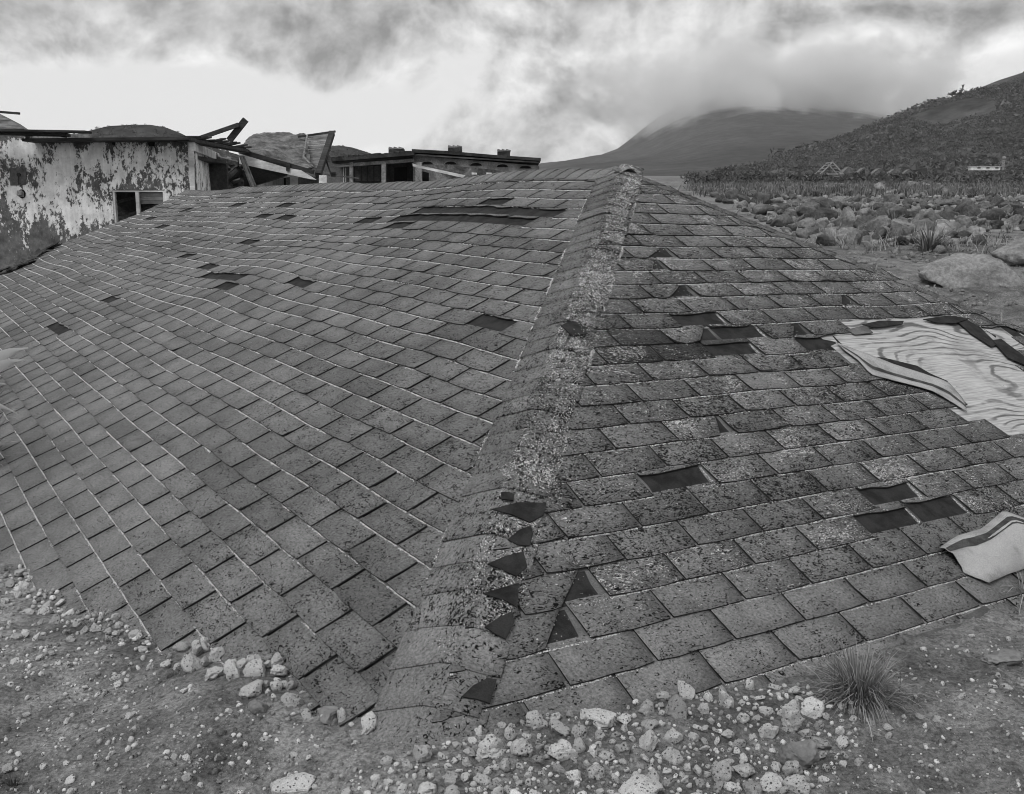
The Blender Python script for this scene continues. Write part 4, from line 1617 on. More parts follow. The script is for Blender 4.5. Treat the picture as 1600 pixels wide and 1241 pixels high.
def hill(name, sil, Dc, Db, mat, label, back=1.6, ncol=160, nrow=46, rough=1.0, power=1.3, nf=0.02, seed=0, zbase=None):
    """a hill whose crest follows the given skyline pixels at depth Dc, rising from depth Db"""
    sil = np.array(sil, float)
    px = np.linspace(sil[0, 0], sil[-1, 0], ncol)
    py = np.interp(px, sil[:, 0], sil[:, 1])
    crest = np.array([at(a, b, Dc) for a, b in zip(px, py)])
    rows = np.concatenate([np.linspace(0, 1, nrow), np.linspace(1.1, back, 8)])
    P = np.zeros((len(rows), ncol, 3))
    for k, w in enumerate(rows):
        sc = (Db + (Dc - Db) * w) / Dc
        x = crest[:, 0] * (0.5 + 0.5 * sc)
        y = crest[:, 1] * sc
        zb = ground_z(x, y) - 2.0 if zbase is None else np.full(ncol, zbase)
        prof = w ** power if w <= 1 else max(0.0, 1 - ((w - 1) / (back - 1)) ** 1.5)
        z = zb + (crest[:, 2] - zb) * prof
        amp = rough * (np.minimum(prof, 1) * (1 - 0.85 * np.exp(-((w - 1) / 0.08) ** 2)))
        z = z + amp * fbm(x * nf, y * nf, 0, 4, 71 + seed)
        P[k] = np.stack([x, y, z], -1)
    i, j = np.meshgrid(np.arange(len(rows) - 1), np.arange(ncol - 1), indexing='ij')
    fq = np.stack([i * ncol + j, i * ncol + j + 1, (i + 1) * ncol + j + 1, (i + 1) * ncol + j], -1).reshape(-1, 4)
    o = obj(name, P.reshape(-1, 3), fq, mat, smooth=True)
    tag(o, label, kind='structure')
    return P


HILL_SIL = [(1040, 292), (1090, 281), (1130, 272), (1180, 262), (1230, 247), (1270, 234), (1330, 211), (1380, 192), (1420, 177), (1500, 150), (1560, 126),
            (1600, 114), (1700, 82), (1900, 40), (2300, 10)]
P_HILL = hill('hill', HILL_SIL, 620, 330, M_HILL, 'dark scrub covered hill beyond the boulder field', rough=5.0, nf=0.012, seed=1, power=1.15)
P_DOME = hill('hill', [(60, 226), (110, 212), (140, 204), (170, 197), (205, 195), (235, 195), (258, 199), (280, 207), (305, 219), (345, 234), (420, 255)], 420, 260, M_FAREAR,
              'small rounded hill behind the stucco house', rough=1.0, nf=0.03, seed=2, ncol=90)
P_LOW = hill('hill', [(440, 262), (480, 240), (512, 229), (530, 227), (550, 230), (570, 236), (600, 246), (640, 262)], 460, 300, M_FAREAR,
             'low hill behind the collapsed porch', rough=1.0, nf=0.03, seed=3, ncol=70)
hill('mountain', [(760, 282), (820, 268), (850, 262), (890, 254), (930, 245), (965, 232), (985, 217), (1005, 200), (1030, 182), (1060, 166), (1120, 152), (1200, 152), (1300, 165),
                  (1380, 182), (1450, 200), (1560, 225), (1800, 250)], 2600, 900, M_MOUNT, 'misty volcano slope rising into cloud', rough=9.0, nf=0.006, seed=4, ncol=220, nrow=70, power=1.25, back=1.18)


def bush_field(name, pts, size, label, seed, mat=M_SCRUB, nleaf=26):
    """bushes as shells of leaf clumps, all in one mass"""
    r = np.random.default_rng(seed)
    n = len(pts)
    pts, size = np.asarray(pts, float), np.asarray(size, float)
    d = r.normal(0, 1, (n, nleaf, 3))
    d /= np.linalg.norm(d, axis=-1, keepdims=True)
    d[..., 2] = np.abs(d[..., 2]) * 0.9 - 0.15
    rad = r.uniform(0.55, 1.0, (n, nleaf, 1))
    ax = np.stack([r.uniform(0.9, 1.5, n), r.uniform(0.9, 1.5, n), r.uniform(0.7, 1.05, n)], -1)
    c = pts[:, None] + d * rad * (ax * size[:, None])[:, None] + np.array([0, 0, 1.0]) * (0.2 * size)[:, None, None]
    tri = r.normal(0, 1, (n, nleaf, 3, 3)) * (0.21 * size)[:, None, None, None]
    V = (c[:, :, None] + tri).reshape(-1, 3)
    tone = np.clip(r.normal(0.42, 0.2, (n, 1)) + 0.25 * vnoise(pts[:, 0] * 0.02, pts[:, 1] * 0.02, 0, 44)[:, None] + r.normal(0, 0.22, (n, nleaf)) + 0.12 * d[..., 2], 0, 1)
    T = np.repeat(tone.reshape(-1, 1), 3, 0)
    T = np.concatenate([T, T, T, np.ones_like(T)], 1)
    o = obj(name, V, np.arange(len(V)).reshape(-1, 3), mat, tint=T)
    return tag(o, label, kind='stuff')


def sample_hill(P, n, r, wmin=0, wmax=None, bias=1.0):
    R, C, _ = P.shape
    i = (r.random(n) ** bias) * ((wmax or R - 8) - wmin) + wmin
    j = r.random(n) * (C - 1.01)
    i0, j0 = i.astype(int), j.astype(int)
    fi, fj = (i - i0)[:, None], (j - j0)[:, None]
    return P[i0, j0] * (1 - fi) * (1 - fj) + P[i0 + 1, j0] * fi * (1 - fj) + P[i0, j0 + 1] * (1 - fi) * fj + P[i0 + 1, j0 + 1] * fi * fj


_r = np.random.default_rng(17)
_p = sample_hill(P_HILL, 34000, _r, 0, 46)
_q = project(_p)
_p = _p[(_q[:, 0] < 1750)][:16000]
_clear = vnoise(_p[:, 0] * 0.02, _p[:, 1] * 0.02, 0, 5) > -0.55
_p = _p[_clear]
bush_field('hillside_scrub', _p, (_r.gamma(1.8, 0.50, len(_p)) + 0.4) * (1 + 0.45 * vnoise(_p[:, 0] * 0.03, _p[:, 1] * 0.03, 0, 12)), 'dense dark scrub covering the hillside', 18)
_p = sample_hill(P_DOME, 900, _r, 10, 46)
bush_field('hillside_scrub', _p, _r.uniform(0.4, 1.1, len(_p)), 'fine scrub on the small rounded hill', 19)
_p = sample_hill(P_LOW, 500, _r, 10, 46)
bush_field('hillside_scrub', _p, _r.uniform(0.4, 1.0, len(_p)), 'fine scrub on the low hill', 20)


# ------------------------------------------------------------------ stones
def stone_mesh(name, seed, sub, mat, lump=0.28, flat=(1, 1, 1), fac=0.0, shade=1.0, knob=0.05, hard=0.92, smooth=True):
    r = np.random.default_rng(seed)
    B, Fc = ICO[sub]
    o = r.uniform(0, 50, 3)
    d = 1 + lump * fbm(B[:, 0] * 1.1 + o[0], B[:, 1] * 1.1 + o[1], B[:, 2] * 1.1 + o[2], 3, seed)
    V = B * d[:, None]
    for _ in range(int(fac)):              # chop facets
        n = unit(r.normal(0, 1, 3))
        h = V @ n
        lim = r.uniform(0.5, 0.8)
        V = V - n * np.maximum(h - lim, 0)[:, None] * hard
    V = V + B * (knob * fbm(B[:, 0] * 4 + o[0], B[:, 1] * 4, B[:, 2] * 4, 3, seed + 3, 0.6))[:, None]
    V = V * np.array(flat)
    V = V / np.abs(V).max(0).mean()
    t = np.tile(np.array([shade, shade, shade, 1.0]), (len(V), 1))
    return make_mesh(name, V, Fc, mat, smooth=smooth, tint=t)


PUM = [stone_mesh('pumice_stone', 100 + k, 3, M_PUM, 0.34, (1, 0.8 + 0.03 * k, 0.72), 3 + k % 4, knob=0.09) for k in range(10)]
BLD = [stone_mesh('boulder', 200 + k, 3, M_BOULDER, 0.22, (1, 0.85, 0.75), 9 + k % 4, hard=1.0, smooth=False) for k in range(14)]


def place(name, mesh, loc, size, label, cat, group=None, r=None, tilt=0.5, scale=(1, 1, 1), tone=0.6):
    o = bpy.data.objects.new(name, mesh)
    COL.objects.link(o)
    o.location = loc
    o.rotation_euler = (r.normal(0, tilt), r.normal(0, tilt), r.uniform(0, 2 * PI))
    o.scale = tuple(size * s for s in scale)
    o.color = (tone, tone, tone, 1)
    return tag(o, label, cat, group)


def roof_y(px):
    """skyline of the roof's far hip in the photograph"""
    return 258 + (np.asarray(px) - 996) * 0.462


def build_boulders():
    r = np.random.default_rng(23)
    n = 13000
    px = r.uniform(1085, 1700, n)
    py = 290 + (r.random(n) ** 1.15) * 100
    ok = (py < roof_y(px) - 1) & (py < 380 + r.normal(0, 6, n)) & (py > 291 + 6 * np.sin(px * 0.013) + r.normal(0, 3, n))
    ok &= ~((px > 1540) & (py > 362))
    px, py = px[ok], py[ok]
    P, D = ground_hit(px, py)
    wpx = np.interp(py, [288, 305, 330, 372], [3.2, 5, 8, 12]) * r.lognormal(0, 0.48, len(px))
    order = np.argsort(-wpx)
    taken, out = [], []
    for i in order:
        s = wpx[i]
        if any(abs(px[i] - a) < 0.30 * (s + c) and abs(py[i] - b) < 0.15 * (s + c) for a, b, c in taken):
            continue
        taken.append((px[i], py[i], s))
        out.append(i)
    small = []
    for k, i in enumerate(out):
        R = wpx[i] / 2 / F * D[i]
        loc = P[i] + np.array([0, 0, R * 0.32])
        if k < 300 and px[i] < 1625:
            tone = float(np.clip(r.normal(0.38, 0.26), 0.02, 1.0))
            tw = 'dark grey' if tone < 0.25 else 'mid grey' if tone < 0.55 else 'pale grey'
            sw = 'large' if R > 0.22 else 'middling' if R > 0.13 else 'small'
            zw = 'on the gravel just beyond the roof' if D[i] < 19 else 'in the thick of the boulder field' if D[i] < 34 else 'at the grassy far side of the boulder field'
            lab = (f'{sw} {tw} angular boulder {zw}', 'boulder', f'{sw} {tw} boulders {zw}')
            place('boulder', BLD[int(r.integers(len(BLD)))], loc, R, *lab, r=r, tone=tone, tilt=0.35, scale=(r.uniform(0.85, 1.35), 1, r.uniform(0.75, 1.15)))
        else:
            small.append((loc, R))
    rubble('boulder_scatter', small, M_BOULDER, 'small grey stones filling the gaps between the field boulders', 1, 33)
    # gravel apron between the boulders and the roof
    m = 2400
    px = r.uniform(1200, 1680, m)
    py = r.uniform(350, 480, m)
    ok = (py < roof_y(px) - 1)
    dens = vnoise(px * 0.02, py * 0.05, 0, 3)
    ok &= dens > r.uniform(-0.9, 0.6, m)
    P, D = ground_hit(px[ok], py[ok])
    s = r.lognormal(0, 0.5, ok.sum()) * 2.2 / F * D
    rubble('gravel', [(p + np.array([0, 0, q * 0.3]), q) for p, q in zip(P, s)], M_BOULDER_PALE, 'gravel and small stones between the boulders and the roof', 1, 34)
    # more stones at the far side of the field, behind the other houses
    # two big pale slabs
    me = stone_mesh('boulder', 301, 4, M_BOULDER_PALE, 0.22, (1.0, 0.62, 0.42), 4)
    p, D = ground_hit(np.array([1525.]), np.array([440.]))
    o = place('boulder', me, p[0] + np.array([0, 0, 0.0]), 0.44, 'long pale smooth boulder lying on gravel beside the roof', 'boulder', r=r, tilt=0.0, scale=(1.0, 0.9, 0.95))
    o.rotation_euler = (0.0, 0.12, -0.35)
    me = stone_mesh('boulder', 307, 4, M_BOULDER_PALE, 0.2, (1.0, 0.8, 0.55), 6)
    p, D = ground_hit(np.array([1600.]), np.array([412.]))
    o = place('boulder', me, p[0] + np.array([0, 0, 0.08]), 0.36, 'broad pale block of rock behind the long smooth boulder', 'boulder', r=r, tilt=0.0)
    o.rotation_euler = (0.1, 0.0, 0.5)


def rubble(name, items, mat, label, sub, seed, shade=None):
    """many small stones as one mass"""
    r = np.random.default_rng(seed)
    B, Fc = ICO[sub]
    V, Fa, T = [], [], []
    for k, (p, s) in enumerate(items):
        M = rot_random(r)
        q = (B * (1 + r.uniform(-0.22, 0.22, (len(B), 1)))) * np.array([1, r.uniform(0.65, 0.95), r.uniform(0.5, 0.8)])
        V.append((q @ M.T) * s + p)
        Fa.append(Fc + k * len(B))
        sh = float(np.clip(r.normal(0.85, 0.25), 0.35, 1.2)) if shade is None else shade
        T.append(np.tile(np.array([sh, sh, sh, 1.0]), (len(B), 1)))
    o = obj(name, np.concatenate(V), np.concatenate(Fa), mat, smooth=sub >= 2, tint=np.concatenate(T))
    return tag(o, label, kind='stuff')


build_boulders()


def on_roof_or_ground(px, py):
    return ground_hit(px, py)


def build_pumice():
    r = np.random.default_rng(41)
    S = []          # px, py, size px, group id

    def poly_scatter(poly, n, lo, hi, gid, sig=0.5):
        poly = np.array(poly, float)
        k = 0
        while k < n:
            x = r.uniform(poly[:, 0].min(), poly[:, 0].max())
            y = r.uniform(poly[:, 1].min(), poly[:, 1].max())
            if not in_poly((x, y), poly):
                continue
            s = float(np.clip(lo * math.exp(abs(r.normal(0, sig))), lo, hi))
            S.append((x, y, s, gid))
            k += 1

    def band(pts, width, n, lo, hi, gid, sig=0.5):
        pts = np.array(pts, float)
        for _ in range(n):
            w = r.uniform(0, len(pts) - 1.001)
            i = int(w)
            p = pts[i] + (pts[i + 1] - pts[i]) * (w - i)
            q = p + np.array([r.normal(0, width * 0.6), r.normal(0, width)])
            S.append((q[0], q[1] + abs(r.normal(0, width * 0.5)), float(np.clip(lo * math.exp(abs(r.normal(0, sig))), lo, hi)), gid))

    band([(250, 1018), (300, 1022), (340, 1030), (385, 1040), (420, 1055), (445, 1075), (470, 1095)], 13, 260, 9, 34, 0, 0.6)
    band([(0, 905), (40, 915), (80, 945), (150, 975), (230, 1005)], 11, 260, 7, 22, 0, 0.5)
    band([(440, 1080), (480, 1105), (530, 1118), (580, 1135)], 7, 40, 8, 24, 0, 0.6)
    band([(290, 1008), (330, 1014), (380, 1026), (420, 1040), (455, 1068)], 9, 120, 10, 32, 3, 0.45)
    band([(20, 900), (60, 925), (110, 950), (180, 985), (250, 1005)], 8, 130, 6, 17, 3, 0.4)
    poly_scatter([(0, 930), (120, 980), (260, 1040), (200, 1100), (0, 1050)], 170, 5, 16, 0, 0.6)
    R = [(600, 1190), (690, 1170), (775, 1140), (860, 1122), (1000, 1108), (1100, 1092), (1250, 1072), (1330, 1100), (1340, 1170), (1270, 1250), (560, 1260)]
    poly_scatter(R, 2300, 5, 38, 1, 0.72)
    band([(700, 1172), (775, 1143), (860, 1125), (1000, 1108), (1100, 1095), (1200, 1085)], 9, 170, 6, 34, 1, 0.7)
    poly_scatter([(0, 1000), (300, 1070), (560, 1160), (600, 1260), (0, 1260)], 520, 3.5, 22, 2, 0.65)
    poly_scatter([(1330, 1080), (1480, 1000), (1610, 990), (1610, 1260), (1280, 1260)], 260, 3.5, 18, 2, 0.6)
    S_ = np.array(S)
    # not on the shingles
    P, D = ground_hit(S_[:, 0], S_[:, 1])
    rel = P - HC
    a, b = rel @ E_L, rel @ E_R
    hroof = np.minimum(a * TR, b * TL)
    above = (rel @ E_U) - hroof
    keep = above > -0.004
    order = [i for i in np.argsort(-S_[:, 2]) if keep[i]]
    taken, out = [], []
    for i in order:
        x, y, s, gg = S_[i]
        kx, ky = (0.40, 0.30) if gg != 3 else (0.26, 0.22)
        if any(abs(x - c) < kx * (s + e) and abs(y - d) < ky * (s + e) for c, d, e in taken):
            continue
        taken.append((x, y, s))
        out.append(i)
    G = ['heaped against the long slope of the roof', 'in the litter below the hipped end', 'lying loose on the bare mud']
    rest = []
    cnt = 0
    for i in out:
        x, y, s, g = S_[i]
        R_ = s / 2 / F * D[i]
        loc = P[i] + np.array([0, 0, R_ * (r.uniform(0.05, 0.42) if g < 3 else r.uniform(0.4, 1.0))])
        g = 0 if g == 3 else g
        if cnt < 300 and -10 < x < 1610 and y < 1245:
            tone = float(np.clip(r.normal(0.48, 0.30), 0.0, 1.0))
            tw = 'dull grey' if tone < 0.35 else 'light grey' if tone < 0.7 else 'nearly white'
            sw = 'big' if s > 24 else 'middling' if s > 16 else 'small'
            lab = (f'{sw} {tw} pitted pumice stone {G[int(g)]}', 'pumice stone', f'{sw} {tw} pumice {G[int(g)]}')
            place('pumice_stone', PUM[int(r.integers(len(PUM)))], loc, R_, *lab, r=r, tone=tone, tilt=0.6, scale=(r.uniform(0.85, 1.3), 1, r.uniform(0.8, 1.15)))
            cnt += 1
        else:
            rest.append((loc, R_))
    rubble('pumice_gravel', rest, M_PUM, 'small pumice pebbles strewn among the larger stones', 1, 45)
    # grit: tiny crumbs over all bare ground near the camera
    n = 24000
    px, py = r.uniform(-20, 1620, n), r.uniform(860, 1260, n)
    dens = vnoise(px * 0.012, py * 0.02, 0, 9) * 0.6 + 0.45 * vnoise(px * 0.05, py * 0.06, 0, 10)
    k = dens > r.uniform(-0.7, 0.75, n)
    px, py = px[k], py[k]
    P, D = ground_hit(px, py)
    rel = P - HC
    ab = (rel @ E_U) - np.minimum((rel @ E_L) * TR, (rel @ E_R) * TL)
    k = ab > 0
    P, D = P[k], D[k]
    s = r.lognormal(0, 0.55, len(P)) * 1.15 / F * D
    rubble('grit', [(p, q) for p, q in zip(P, s)], M_GRIT, 'fine pale grit sprinkled over the mud', 0, 46)
    # clods of dried mud, the colour of the ground
    n = 7000
    px, py = r.uniform(-20, 1620, n), r.uniform(870, 1260, n)
    k = vnoise(px * 0.011, py * 0.02, 0, 19) + 0.5 * vnoise(px * 0.06, py * 0.08, 0, 20) > r.uniform(-0.8, 0.6, n)
    P, D = ground_hit(px[k], py[k])
    rel = P - HC
    k2 = (rel @ E_U) - np.minimum((rel @ E_L) * TR, (rel @ E_R) * TL) > 0.004
    P, D = P[k2], D[k2]
    s = np.clip(r.lognormal(0, 0.6, len(P)), 0.3, 4) * 2.6 / F * D
    rubble('mud_clods', [(p - np.array([0, 0, q * 0.25]), q) for p, q in zip(P, s)], M_GROUND, 'crumbly clods of dried mud over the bare ground', 1, 47)
    # a few stones with a look of their own
    def special(px, py, size, seed, flat, label, mat=M_PUM, fac=5, rz=0.0, lump=0.25, sink=0.3, tilt=(0, 0)):
        me = stone_mesh('pumice_stone', seed, 4, mat, lump, flat, fac, 1.15)
        p, D_ = ground_hit(np.array([float(px)]), np.array([float(py)]))
        R_ = size / 2 / F * D_[0]
        o = place('pumice_stone' if mat is M_PUM else 'rock', me, p[0] + np.array([0, 0, R_ * sink]), R_, label, 'stone', r=r, tilt=0)
        o.rotation_euler = (tilt[0], tilt[1], rz)
    special(1243, 1185, 62, 501, (1.1, 0.8, 0.85), 'angular pale wedge of rock standing amid the pumice litter', M_BOULDER_PALE, 8, 0.4, 0.2, 0.45, (0.2, 0.35))
    special(936, 1128, 44, 502, (1.25, 0.8, 0.62), 'large smooth white oval pumice touching the shingles below the hipped end', rz=-0.5)
    special(455, 1240, 62, 503, (1.2, 0.9, 0.5), 'broad flat pumice slab lying in the open mud', rz=0.3)
    special(765, 1178, 42, 504, (1, 0.9, 0.8), 'knobbly pale pumice beside the buried foot of the hip', rz=1.0, lump=0.45)
    special(880, 1180, 46, 505, (1, 1, 0.8), 'pitted dark grey pumice block below the hipped end', rz=1.7, lump=0.4)
    special(1205, 1225, 40, 506, (1.2, 0.8, 0.7), 'oval white pumice just below the angular wedge of rock', rz=0.2)
    special(1000, 1240, 60, 507, (1.3, 0.9, 0.5), 'wide flat pumice sunk in the litter', rz=0.6)
    special(404, 1112, 34, 508, (1, 0.9, 0.9), 'angular grey stone sitting alone below the pumice heap', M_BOULDER_PALE, 7, 0.2)
    special(514, 1118, 36, 509, (1.2, 0.8, 0.75), 'angular stone at the lower end of the pumice heap', M_BOULDER_PALE, 7, 2.2)
    special(575, 1138, 30, 510, (0.9, 0.7, 1.1), 'upright pale stone against the lowest shingle', M_PUM, 7, 0.2, 0.2, 0.5)
    special(1565, 1040, 50, 511, (1.2, 1, 0.5), 'low crumbly mound of hardened ash on bare ground', M_BOULDER_PALE, 3, 0.2, 0.4, 0.1)


build_pumice()


# ------------------------------------------------------------------ plants
def blades(name, items, mat, label, cat=None, kind=None, origin=None, seg=4):
    """items: (root, lean vector, length, width, droop, tone)"""
    V, Fq, T = [], [], []
    n = 0
    for root, lean, L, w, droop, tone in items:
        lean = np.asarray(lean, float)
        side = np.cross(lean, (0, 0, 1.0))
        side = unit(side) if np.linalg.norm(side) > 1e-6 else np.array([1., 0, 0])
        d = unit(lean)
        p = np.asarray(root, float).copy()
        for k in range(seg + 1):
            t = k / seg
            ww = w * (1 - t) ** 0.7 + 0.0004
            V += [p - side * ww / 2, p + side * ww / 2]
            T += [(tone,) * 3 + (1,)] * 2
            if k < seg:
                Fq.append((n + 2 * k, n + 2 * k + 1, n + 2 * k + 3, n + 2 * k + 2))
            p = p + d * L / seg
            d = unit(d + np.array([0, 0, -droop / seg]))
        n += 2 * (seg + 1)
    o = obj(name, np.array(V), np.array(Fq), mat, tint=np.array(T), origin=origin)
    return tag(o, label, cat, kind=kind)


def tuft(px, py, hpx, n, spread, label, seed, name='grass_tuft', mat=M_GRASS, width=1.6, droop=1.0, tone=(0.25, 0.9), basepx=14):
    r = np.random.default_rng(seed)
    p, D = ground_hit(np.array([float(px)]), np.array([float(py)]))
    p, m = p[0], D[0] / F
    it = []
    for _ in range(n):
        a = r.uniform(0, 2 * PI)
        rad = abs(r.normal(0, basepx * 0.5)) * m
        root = p + np.array([math.cos(a) * rad, math.sin(a) * rad, -0.01])
        lean = np.array([math.cos(a) * spread * abs(r.normal(0, 0.9)), math.sin(a) * spread * abs(r.normal(0, 0.9)), 1.0])
        it.append((root, lean, hpx * m * r.uniform(0.55, 1.25), width * m * r.uniform(0.6, 1.3), droop * r.uniform(0.4, 1.8), r.uniform(*tone)))
    return blades(name, it, mat, label, 'grass', origin=p)


def build_plants():
    tuft(1345, 1098, 88, 620, 0.55, 'bushy dry grass tuft growing at the roof edge above the pumice', 61, width=2.4, droop=1.9, basepx=46, tone=(0.05, 0.85))
    # its long arching stalks
    r = np.random.default_rng(62)
    p, D = ground_hit(np.array([1335.]), np.array([1098.]))
    p, m = p[0], D[0] / F
    it = []
    for dx, dz, L, dr in ((-0.9, 0.55, 150, 1.3), (-1.2, 0.5, 140, 1.0), (-0.7, 1.0, 135, 1.5), (0.5, 1.0, 115, 0.3), (-1.0, 0.2, 110, 0.8), (0.9, 0.7, 110, 1.2), (-0.4, 0.9, 120, 1.9)):
        it.append((p, (dx, r.uniform(-0.3, 0.3), dz), L * m, 2.0 * m, dr, 0.9))
    blades('grass_stalk', it, M_GRASS, 'long pale stalks arching out over the shingles beside the bushy tuft', 'grass', origin=p, seg=9)
    tuft(1452, 392, 42, 160, 0.9, 'spiky grass tuft among gravel beside the long pale boulder', 63, width=2.6, droop=0.7, tone=(0.1, 0.8), basepx=22)
    tuft(1395, 352, 26, 70, 0.8, 'small dark weed between boulders in the field', 64, width=2.2, tone=(0.0, 0.5))
    tuft(160, 968, 26, 60, 1.2, 'wispy dry grass tangle at the foot of the long slope', 65, width=1.5, droop=2.4, tone=(0.4, 0.9), basepx=26)
    tuft(702, 1232, 26, 26, 1.0, 'tiny sprig of grass among the pumice below the hip', 66, width=2.0, droop=1.8, tone=(0.1, 0.7), basepx=5)
    tuft(18, 1225, 22, 60, 0.8, 'small dark weed in the mud at the picture edge of the open ground', 67, width=2.4, tone=(0.0, 0.3), basepx=14)['label'] = 'small dark weed growing alone in the open mud'
    tuft(1600, 940, 70, 40, 1.1, 'straggly pale grass beside the folded shingle strip', 68, width=2.0, droop=1.5, tone=(0.5, 0.95), basepx=14)
    # spiky plant leaning over the long slope
    r = np.random.default_rng(70)
    c = left_pt(4.35, -0.95, 0.0)
    c = np.array([c[0], c[1], float(ground_full(c[0], c[1]))])
    root = thing('spiky_plant', c, 'spiky pale leaved plant poking over the eave of the long slope', 'plant')
    tips = [at(44, 543, 5.2), at(38, 562, 5.15), at(10, 600, 5.0), at(26, 645, 4.9), at(6, 715, 4.6), at(-30, 520, 5.2), at(-60, 600, 4.8), at(-20, 560, 4.9)]
    for q, tip in enumerate(tips):
        b = c + np.array([r.normal(0, 0.03), r.normal(0, 0.03), 0.0])
        d = tip - b
        L = np.linalg.norm(d)
        side = unit(np.cross(d, unit(tip - np.array([0, 0, CAMZ])) + np.array([0.25, 0, 0.15])))
        V, Fq = [], []
        for k in range(9):
            t = k / 8
            p = b + d * t + np.array([0, 0, 0.18 * L * math.sin(PI * t)])
            w = 0.085 * (1 - t ** 5.0) + 0.001
            V += [p - side * w / 2, p + np.array([0, 0, -0.006]), p + side * w / 2]
            if k:
                n = 3 * k
                Fq += [(n - 3, n - 2, n + 1, n), (n - 2, n - 1, n + 2, n + 1)]
        tt = np.tile(np.array([0.95, 0.95, 0.95, 1.0]), (len(V), 1))
        obj('leaf', np.array(V), np.array(Fq), M_SPIKE, root, tint=tt)
    it = []
    nl = E_U * CL - E_R * SL
    for _ in range(220):
        o_ = np.array([0, 0, CAMZ])
        d_ = at(r.uniform(-60, -6), r.uniform(575, 745), 1.0) - o_
        g = o_ + d_ * (((HC - o_) @ nl) / (d_ @ nl))
        it.append((g, (r.uniform(-0.1, 1.0), r.uniform(-0.6, 0.3), 1.0), r.uniform(0.12, 0.34), 0.011, r.uniform(0.8, 2.4), r.uniform(0.1, 0.9)))
    blades('grass_clump', it, M_GRASS, 'tangled dry grass below the spiky plant at the long eave', 'grass', origin=it[0][0])
    # field grass: a pale strip beyond the boulders
    r = np.random.default_rng(73)
    n = 12000
    px = r.uniform(1080, 1700, n)
    py = 279 + r.random(n) ** 1.2 * 30
    P, D = ground_hit(px, py)
    k = (D < 500) & (py < roof_y(px) - 1)
    k &= vnoise(P[:, 0] * 0.06, P[:, 1] * 0.06, 0, 6) > -0.45
    it = []
    for p, d in zip(P[k], D[k]):
        for _ in range(2):
            it.append((p + np.array([r.normal(0, 0.3), r.normal(0, 0.3), -0.05]), (r.normal(0, 0.4), r.normal(0, 0.4), 1), r.uniform(0.2, 0.55), r.uniform(0.015, 0.04) * (1 + d / 60), 0.8, r.random()))
    blades('field_grass', it, M_FIELDGRASS, 'rough grass over the field behind the boulders', kind='stuff', seg=2)
    # low bushes along the foot of the hill
    n = 700
    px = r.uniform(1075, 1700, n)
    py = 276 + r.random(n) * 12
    P, D = ground_hit(px, py)
    k = (D > 60) & (D < 560) & (vnoise(P[:, 0] * 0.05, P[:, 1] * 0.03, 0, 16) > 0.0)
    bush_field('field_scrub', P[k], r.uniform(0.5, 1.6, k.sum()) * np.clip(D[k] / 180, 0.5, 1.6), 'dark low bushes dotted over the far field', 74)
    # thin weeds between boulders
    n = 420
    px = r.uniform(1120, 1680, n)
    py = r.uniform(300, 400, n)
    k = py < roof_y(px) - 2
    P, D = ground_hit(px[k], py[k])
    it = []
    for p, d in zip(P, D):
        for _ in range(7):
            it.append((p + np.array([r.normal(0, 0.06), r.normal(0, 0.06), 0]), (r.normal(0, 0.5), r.normal(0, 0.5), 1), r.uniform(0.08, 0.26), 0.005 + 0.0004 * d, 1.2, r.random()))
    blades('field_weeds', it, M_GRASS, 'thin dry weeds growing between the field boulders', kind='stuff', seg=3)


build_plants()


# ------------------------------------------------------------------ far ruins in the field
def gable_frame(px, py, wpx, hpx, D, label, group, pale=False):
    c = at(px, py, D)
    m = D / F
    w, h = wpx * m / 2, hpx * m
    root = thing('ruined_roof', c, label, 'ruined roof', group)
    mt = M_LIGHTBOARD if pale else M_WOOD
    L = w * 1.6
    x = np.array([1., 0, 0])
    y = np.array([0., 1, 0])
    z = np.array([0, 0, 1.0])
    for k, yy in enumerate((0.0, L)):
        for s in (-1, 1):
            MB().beam(c + x * s * w + y * yy, c + z * h + y * yy, 0.09 * w, 0.09 * w).obj('rafter', mt, root)
    MB().beam(c + z * h, c + z * h + y * L, 0.08 * w, 0.08 * w).obj('ridge_beam', mt, root)
    for s in (() if pale else (-1, 1)):
        A = [c + x * s * w * 0.98 + y * 0.05 * w, c + z * h * 0.97 + y * 0.05 * w, c + z * h * 0.97 + y * L, c + x * s * w * 0.98 + y * L]
        MB().prism(A, (0, 0, -0.08)).obj('roof_slope', M_GREYWALL if pale else M_WOOD, root)
    if pale:
        for q in range(1, 4):
            for s in (-1, 1):
                f = 1 - q / 4
                MB().beam(c + x * s * w * f + z * h * (1 - f), c + x * s * w * f + z * h * (1 - f) + y * L, 0.05 * w, 0.05 * w).obj('purlin', mt, root)
        MB().beam(c - x * w, c + x * w, 0.08 * w, 0.08 * w).obj('tie_beam', mt, root)
        return
    MB().prism([c - x * w + z * 0.01, c + x * w + z * 0.01, c + z * h * 0.95][::-1], (0, 0.1, 0)).obj('gable', M_CONC if pale else M_GREYWALL, root)


gable_frame(1300, 272, 36, 18, 210, 'tallest pale gable standing at the end of the row of buried roofs', None, True)
for k, (x, y, w, h) in enumerate(((1326, 271, 22, 10), (1350, 271, 22, 9), (1374, 271, 20, 8), (1398, 271, 18, 7), (1420, 271, 15, 6), (1340, 275, 16, 6), (1366, 276, 15, 6))):
    gable_frame(x, y, w, h, 222 + 6 * k, 'small grey roof peak in the row of buried houses across the field', 'row of buried roofs across the field')
gable_frame(1252, 279, 14, 5, 200, 'low isolated dark roof peak standing apart from the row of buried roofs', None)


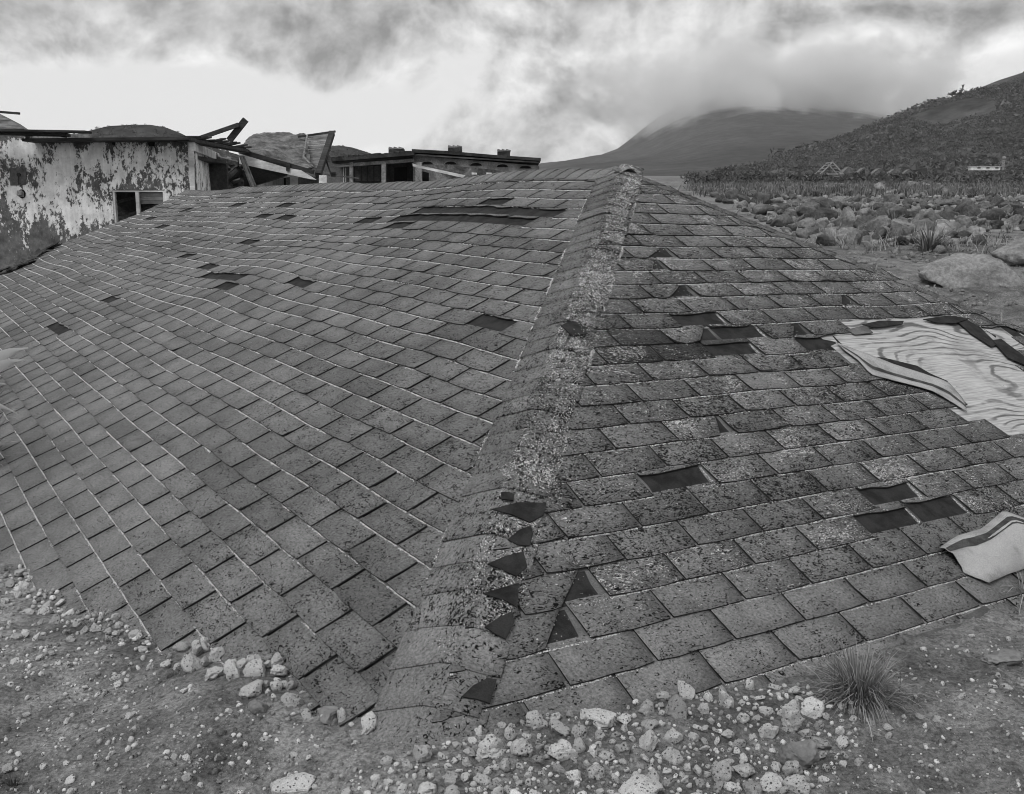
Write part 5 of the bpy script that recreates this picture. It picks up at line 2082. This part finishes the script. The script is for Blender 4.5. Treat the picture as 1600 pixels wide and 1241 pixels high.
def build_shed():
    D = 230.0
    c = at(1541, 264, D)
    m = D / F
    root = thing('white_shed', c, 'long low white shed at the foot of the hill', 'shed')
    MB().box((c[0] - 24 * m, c[1], c[2] - 2 * m), (c[0] + 22 * m, c[1] + 10 * m, c[2] + 3.2 * m)).obj('wall', M_WHITE, root)
    MB().prism([(c[0] - 26 * m, c[1] - m, c[2] + 3.2 * m), (c[0] - 26 * m, c[1] + 6 * m, c[2] + 4.4 * m), (c[0] - 26 * m, c[1] + 13 * m, c[2] + 3.2 * m)], (51 * m, 0, 0)).obj('roof', M_CONC, root)
    for k in range(3):
        MB().box((c[0] + (-14 + 14 * k) * m, c[1] - 0.05, c[2] + 0.5 * m), (c[0] + (-9 + 14 * k) * m, c[1] + 0.02, c[2] + 2.4 * m)).obj('window', M_GLASS, root)
    p = at(1567, 264, D)
    post = thing('marker_post', p, 'pale round headed post beside the white shed', 'post')
    MB().beam(p - np.array([0, 0, 2 * m]), p + np.array([0, 0, 14 * m]), 3 * m, 3 * m, (0, 1, 0)).obj('shaft', M_CONC, post)
    B, Fc = ICO[2]
    obj('head', B * 3.0 * m + p + np.array([0, 0, 16.5 * m]), Fc, M_CONC, post, smooth=True)


build_shed()


# ------------------------------------------------------------------ the air: haze over the land, cloud lying on the mountain
def build_haze():
    m = bpy.data.materials.new('haze')
    m.use_nodes = True
    t = NT(m.node_tree)
    t.n.clear()
    out = t.new('ShaderNodeOutputMaterial')
    pv = t.new('ShaderNodeVolumePrincipled')
    pv.inputs['Color'].default_value = (0.9, 0.9, 0.9, 1)
    pv.inputs['Density'].default_value = HAZE
    t.l.new(pv.outputs[0], out.inputs['Volume'])
    o = MB().box((-2600, -100, -20), (2600, 3300, 420)).obj('haze', m)
    tag(o, 'thin pale haze in the air over the land', kind='stuff')


HAZE = 0.00012
build_haze()


def build_cloud():
    """a bank of cloud lying on the mountain top"""
    c = at(1225, 150, 2120)
    m = 2120 / F
    rx, ry, rz = 350 * m, 300.0, 98 * m
    mat = bpy.data.materials.new('cloud')
    mat.use_nodes = True
    t = NT(mat.node_tree)
    t.n.clear()
    out = t.new('ShaderNodeOutputMaterial')
    pv = t.new('ShaderNodeVolumePrincipled')
    pv.inputs['Color'].default_value = (0.98, 0.98, 0.98, 1)
    oc = coords(t)
    p = t.scalev(oc, (1 / rx, 1 / ry, 1 / rz))
    ln = t.new('ShaderNodeVectorMath', operation='LENGTH')
    t.put(ln.inputs[0], p)
    n = t.noise(t.scalev(oc, (1, 1, 1.35)), 0.0105, 6, 0.6, 0.3)
    d = t.m('ADD', t.m('SUBTRACT', 0.93, ln.outputs['Value']), t.m('MULTIPLY', t.m('SUBTRACT', n, 0.5), 2.6))
    d = t.m('MULTIPLY', t.ramp(d, 0.0, 0.7), 0.017)
    t.put(pv.inputs['Density'], d)
    t.l.new(pv.outputs[0], out.inputs['Volume'])
    B, Fc = ICO[3]
    o = obj('cloud', B * np.array([rx, ry, rz]) * 1.05 + c, Fc, mat, origin=c)
    tag(o, 'grey cloud bank hiding the mountain top', kind='stuff')


build_cloud()
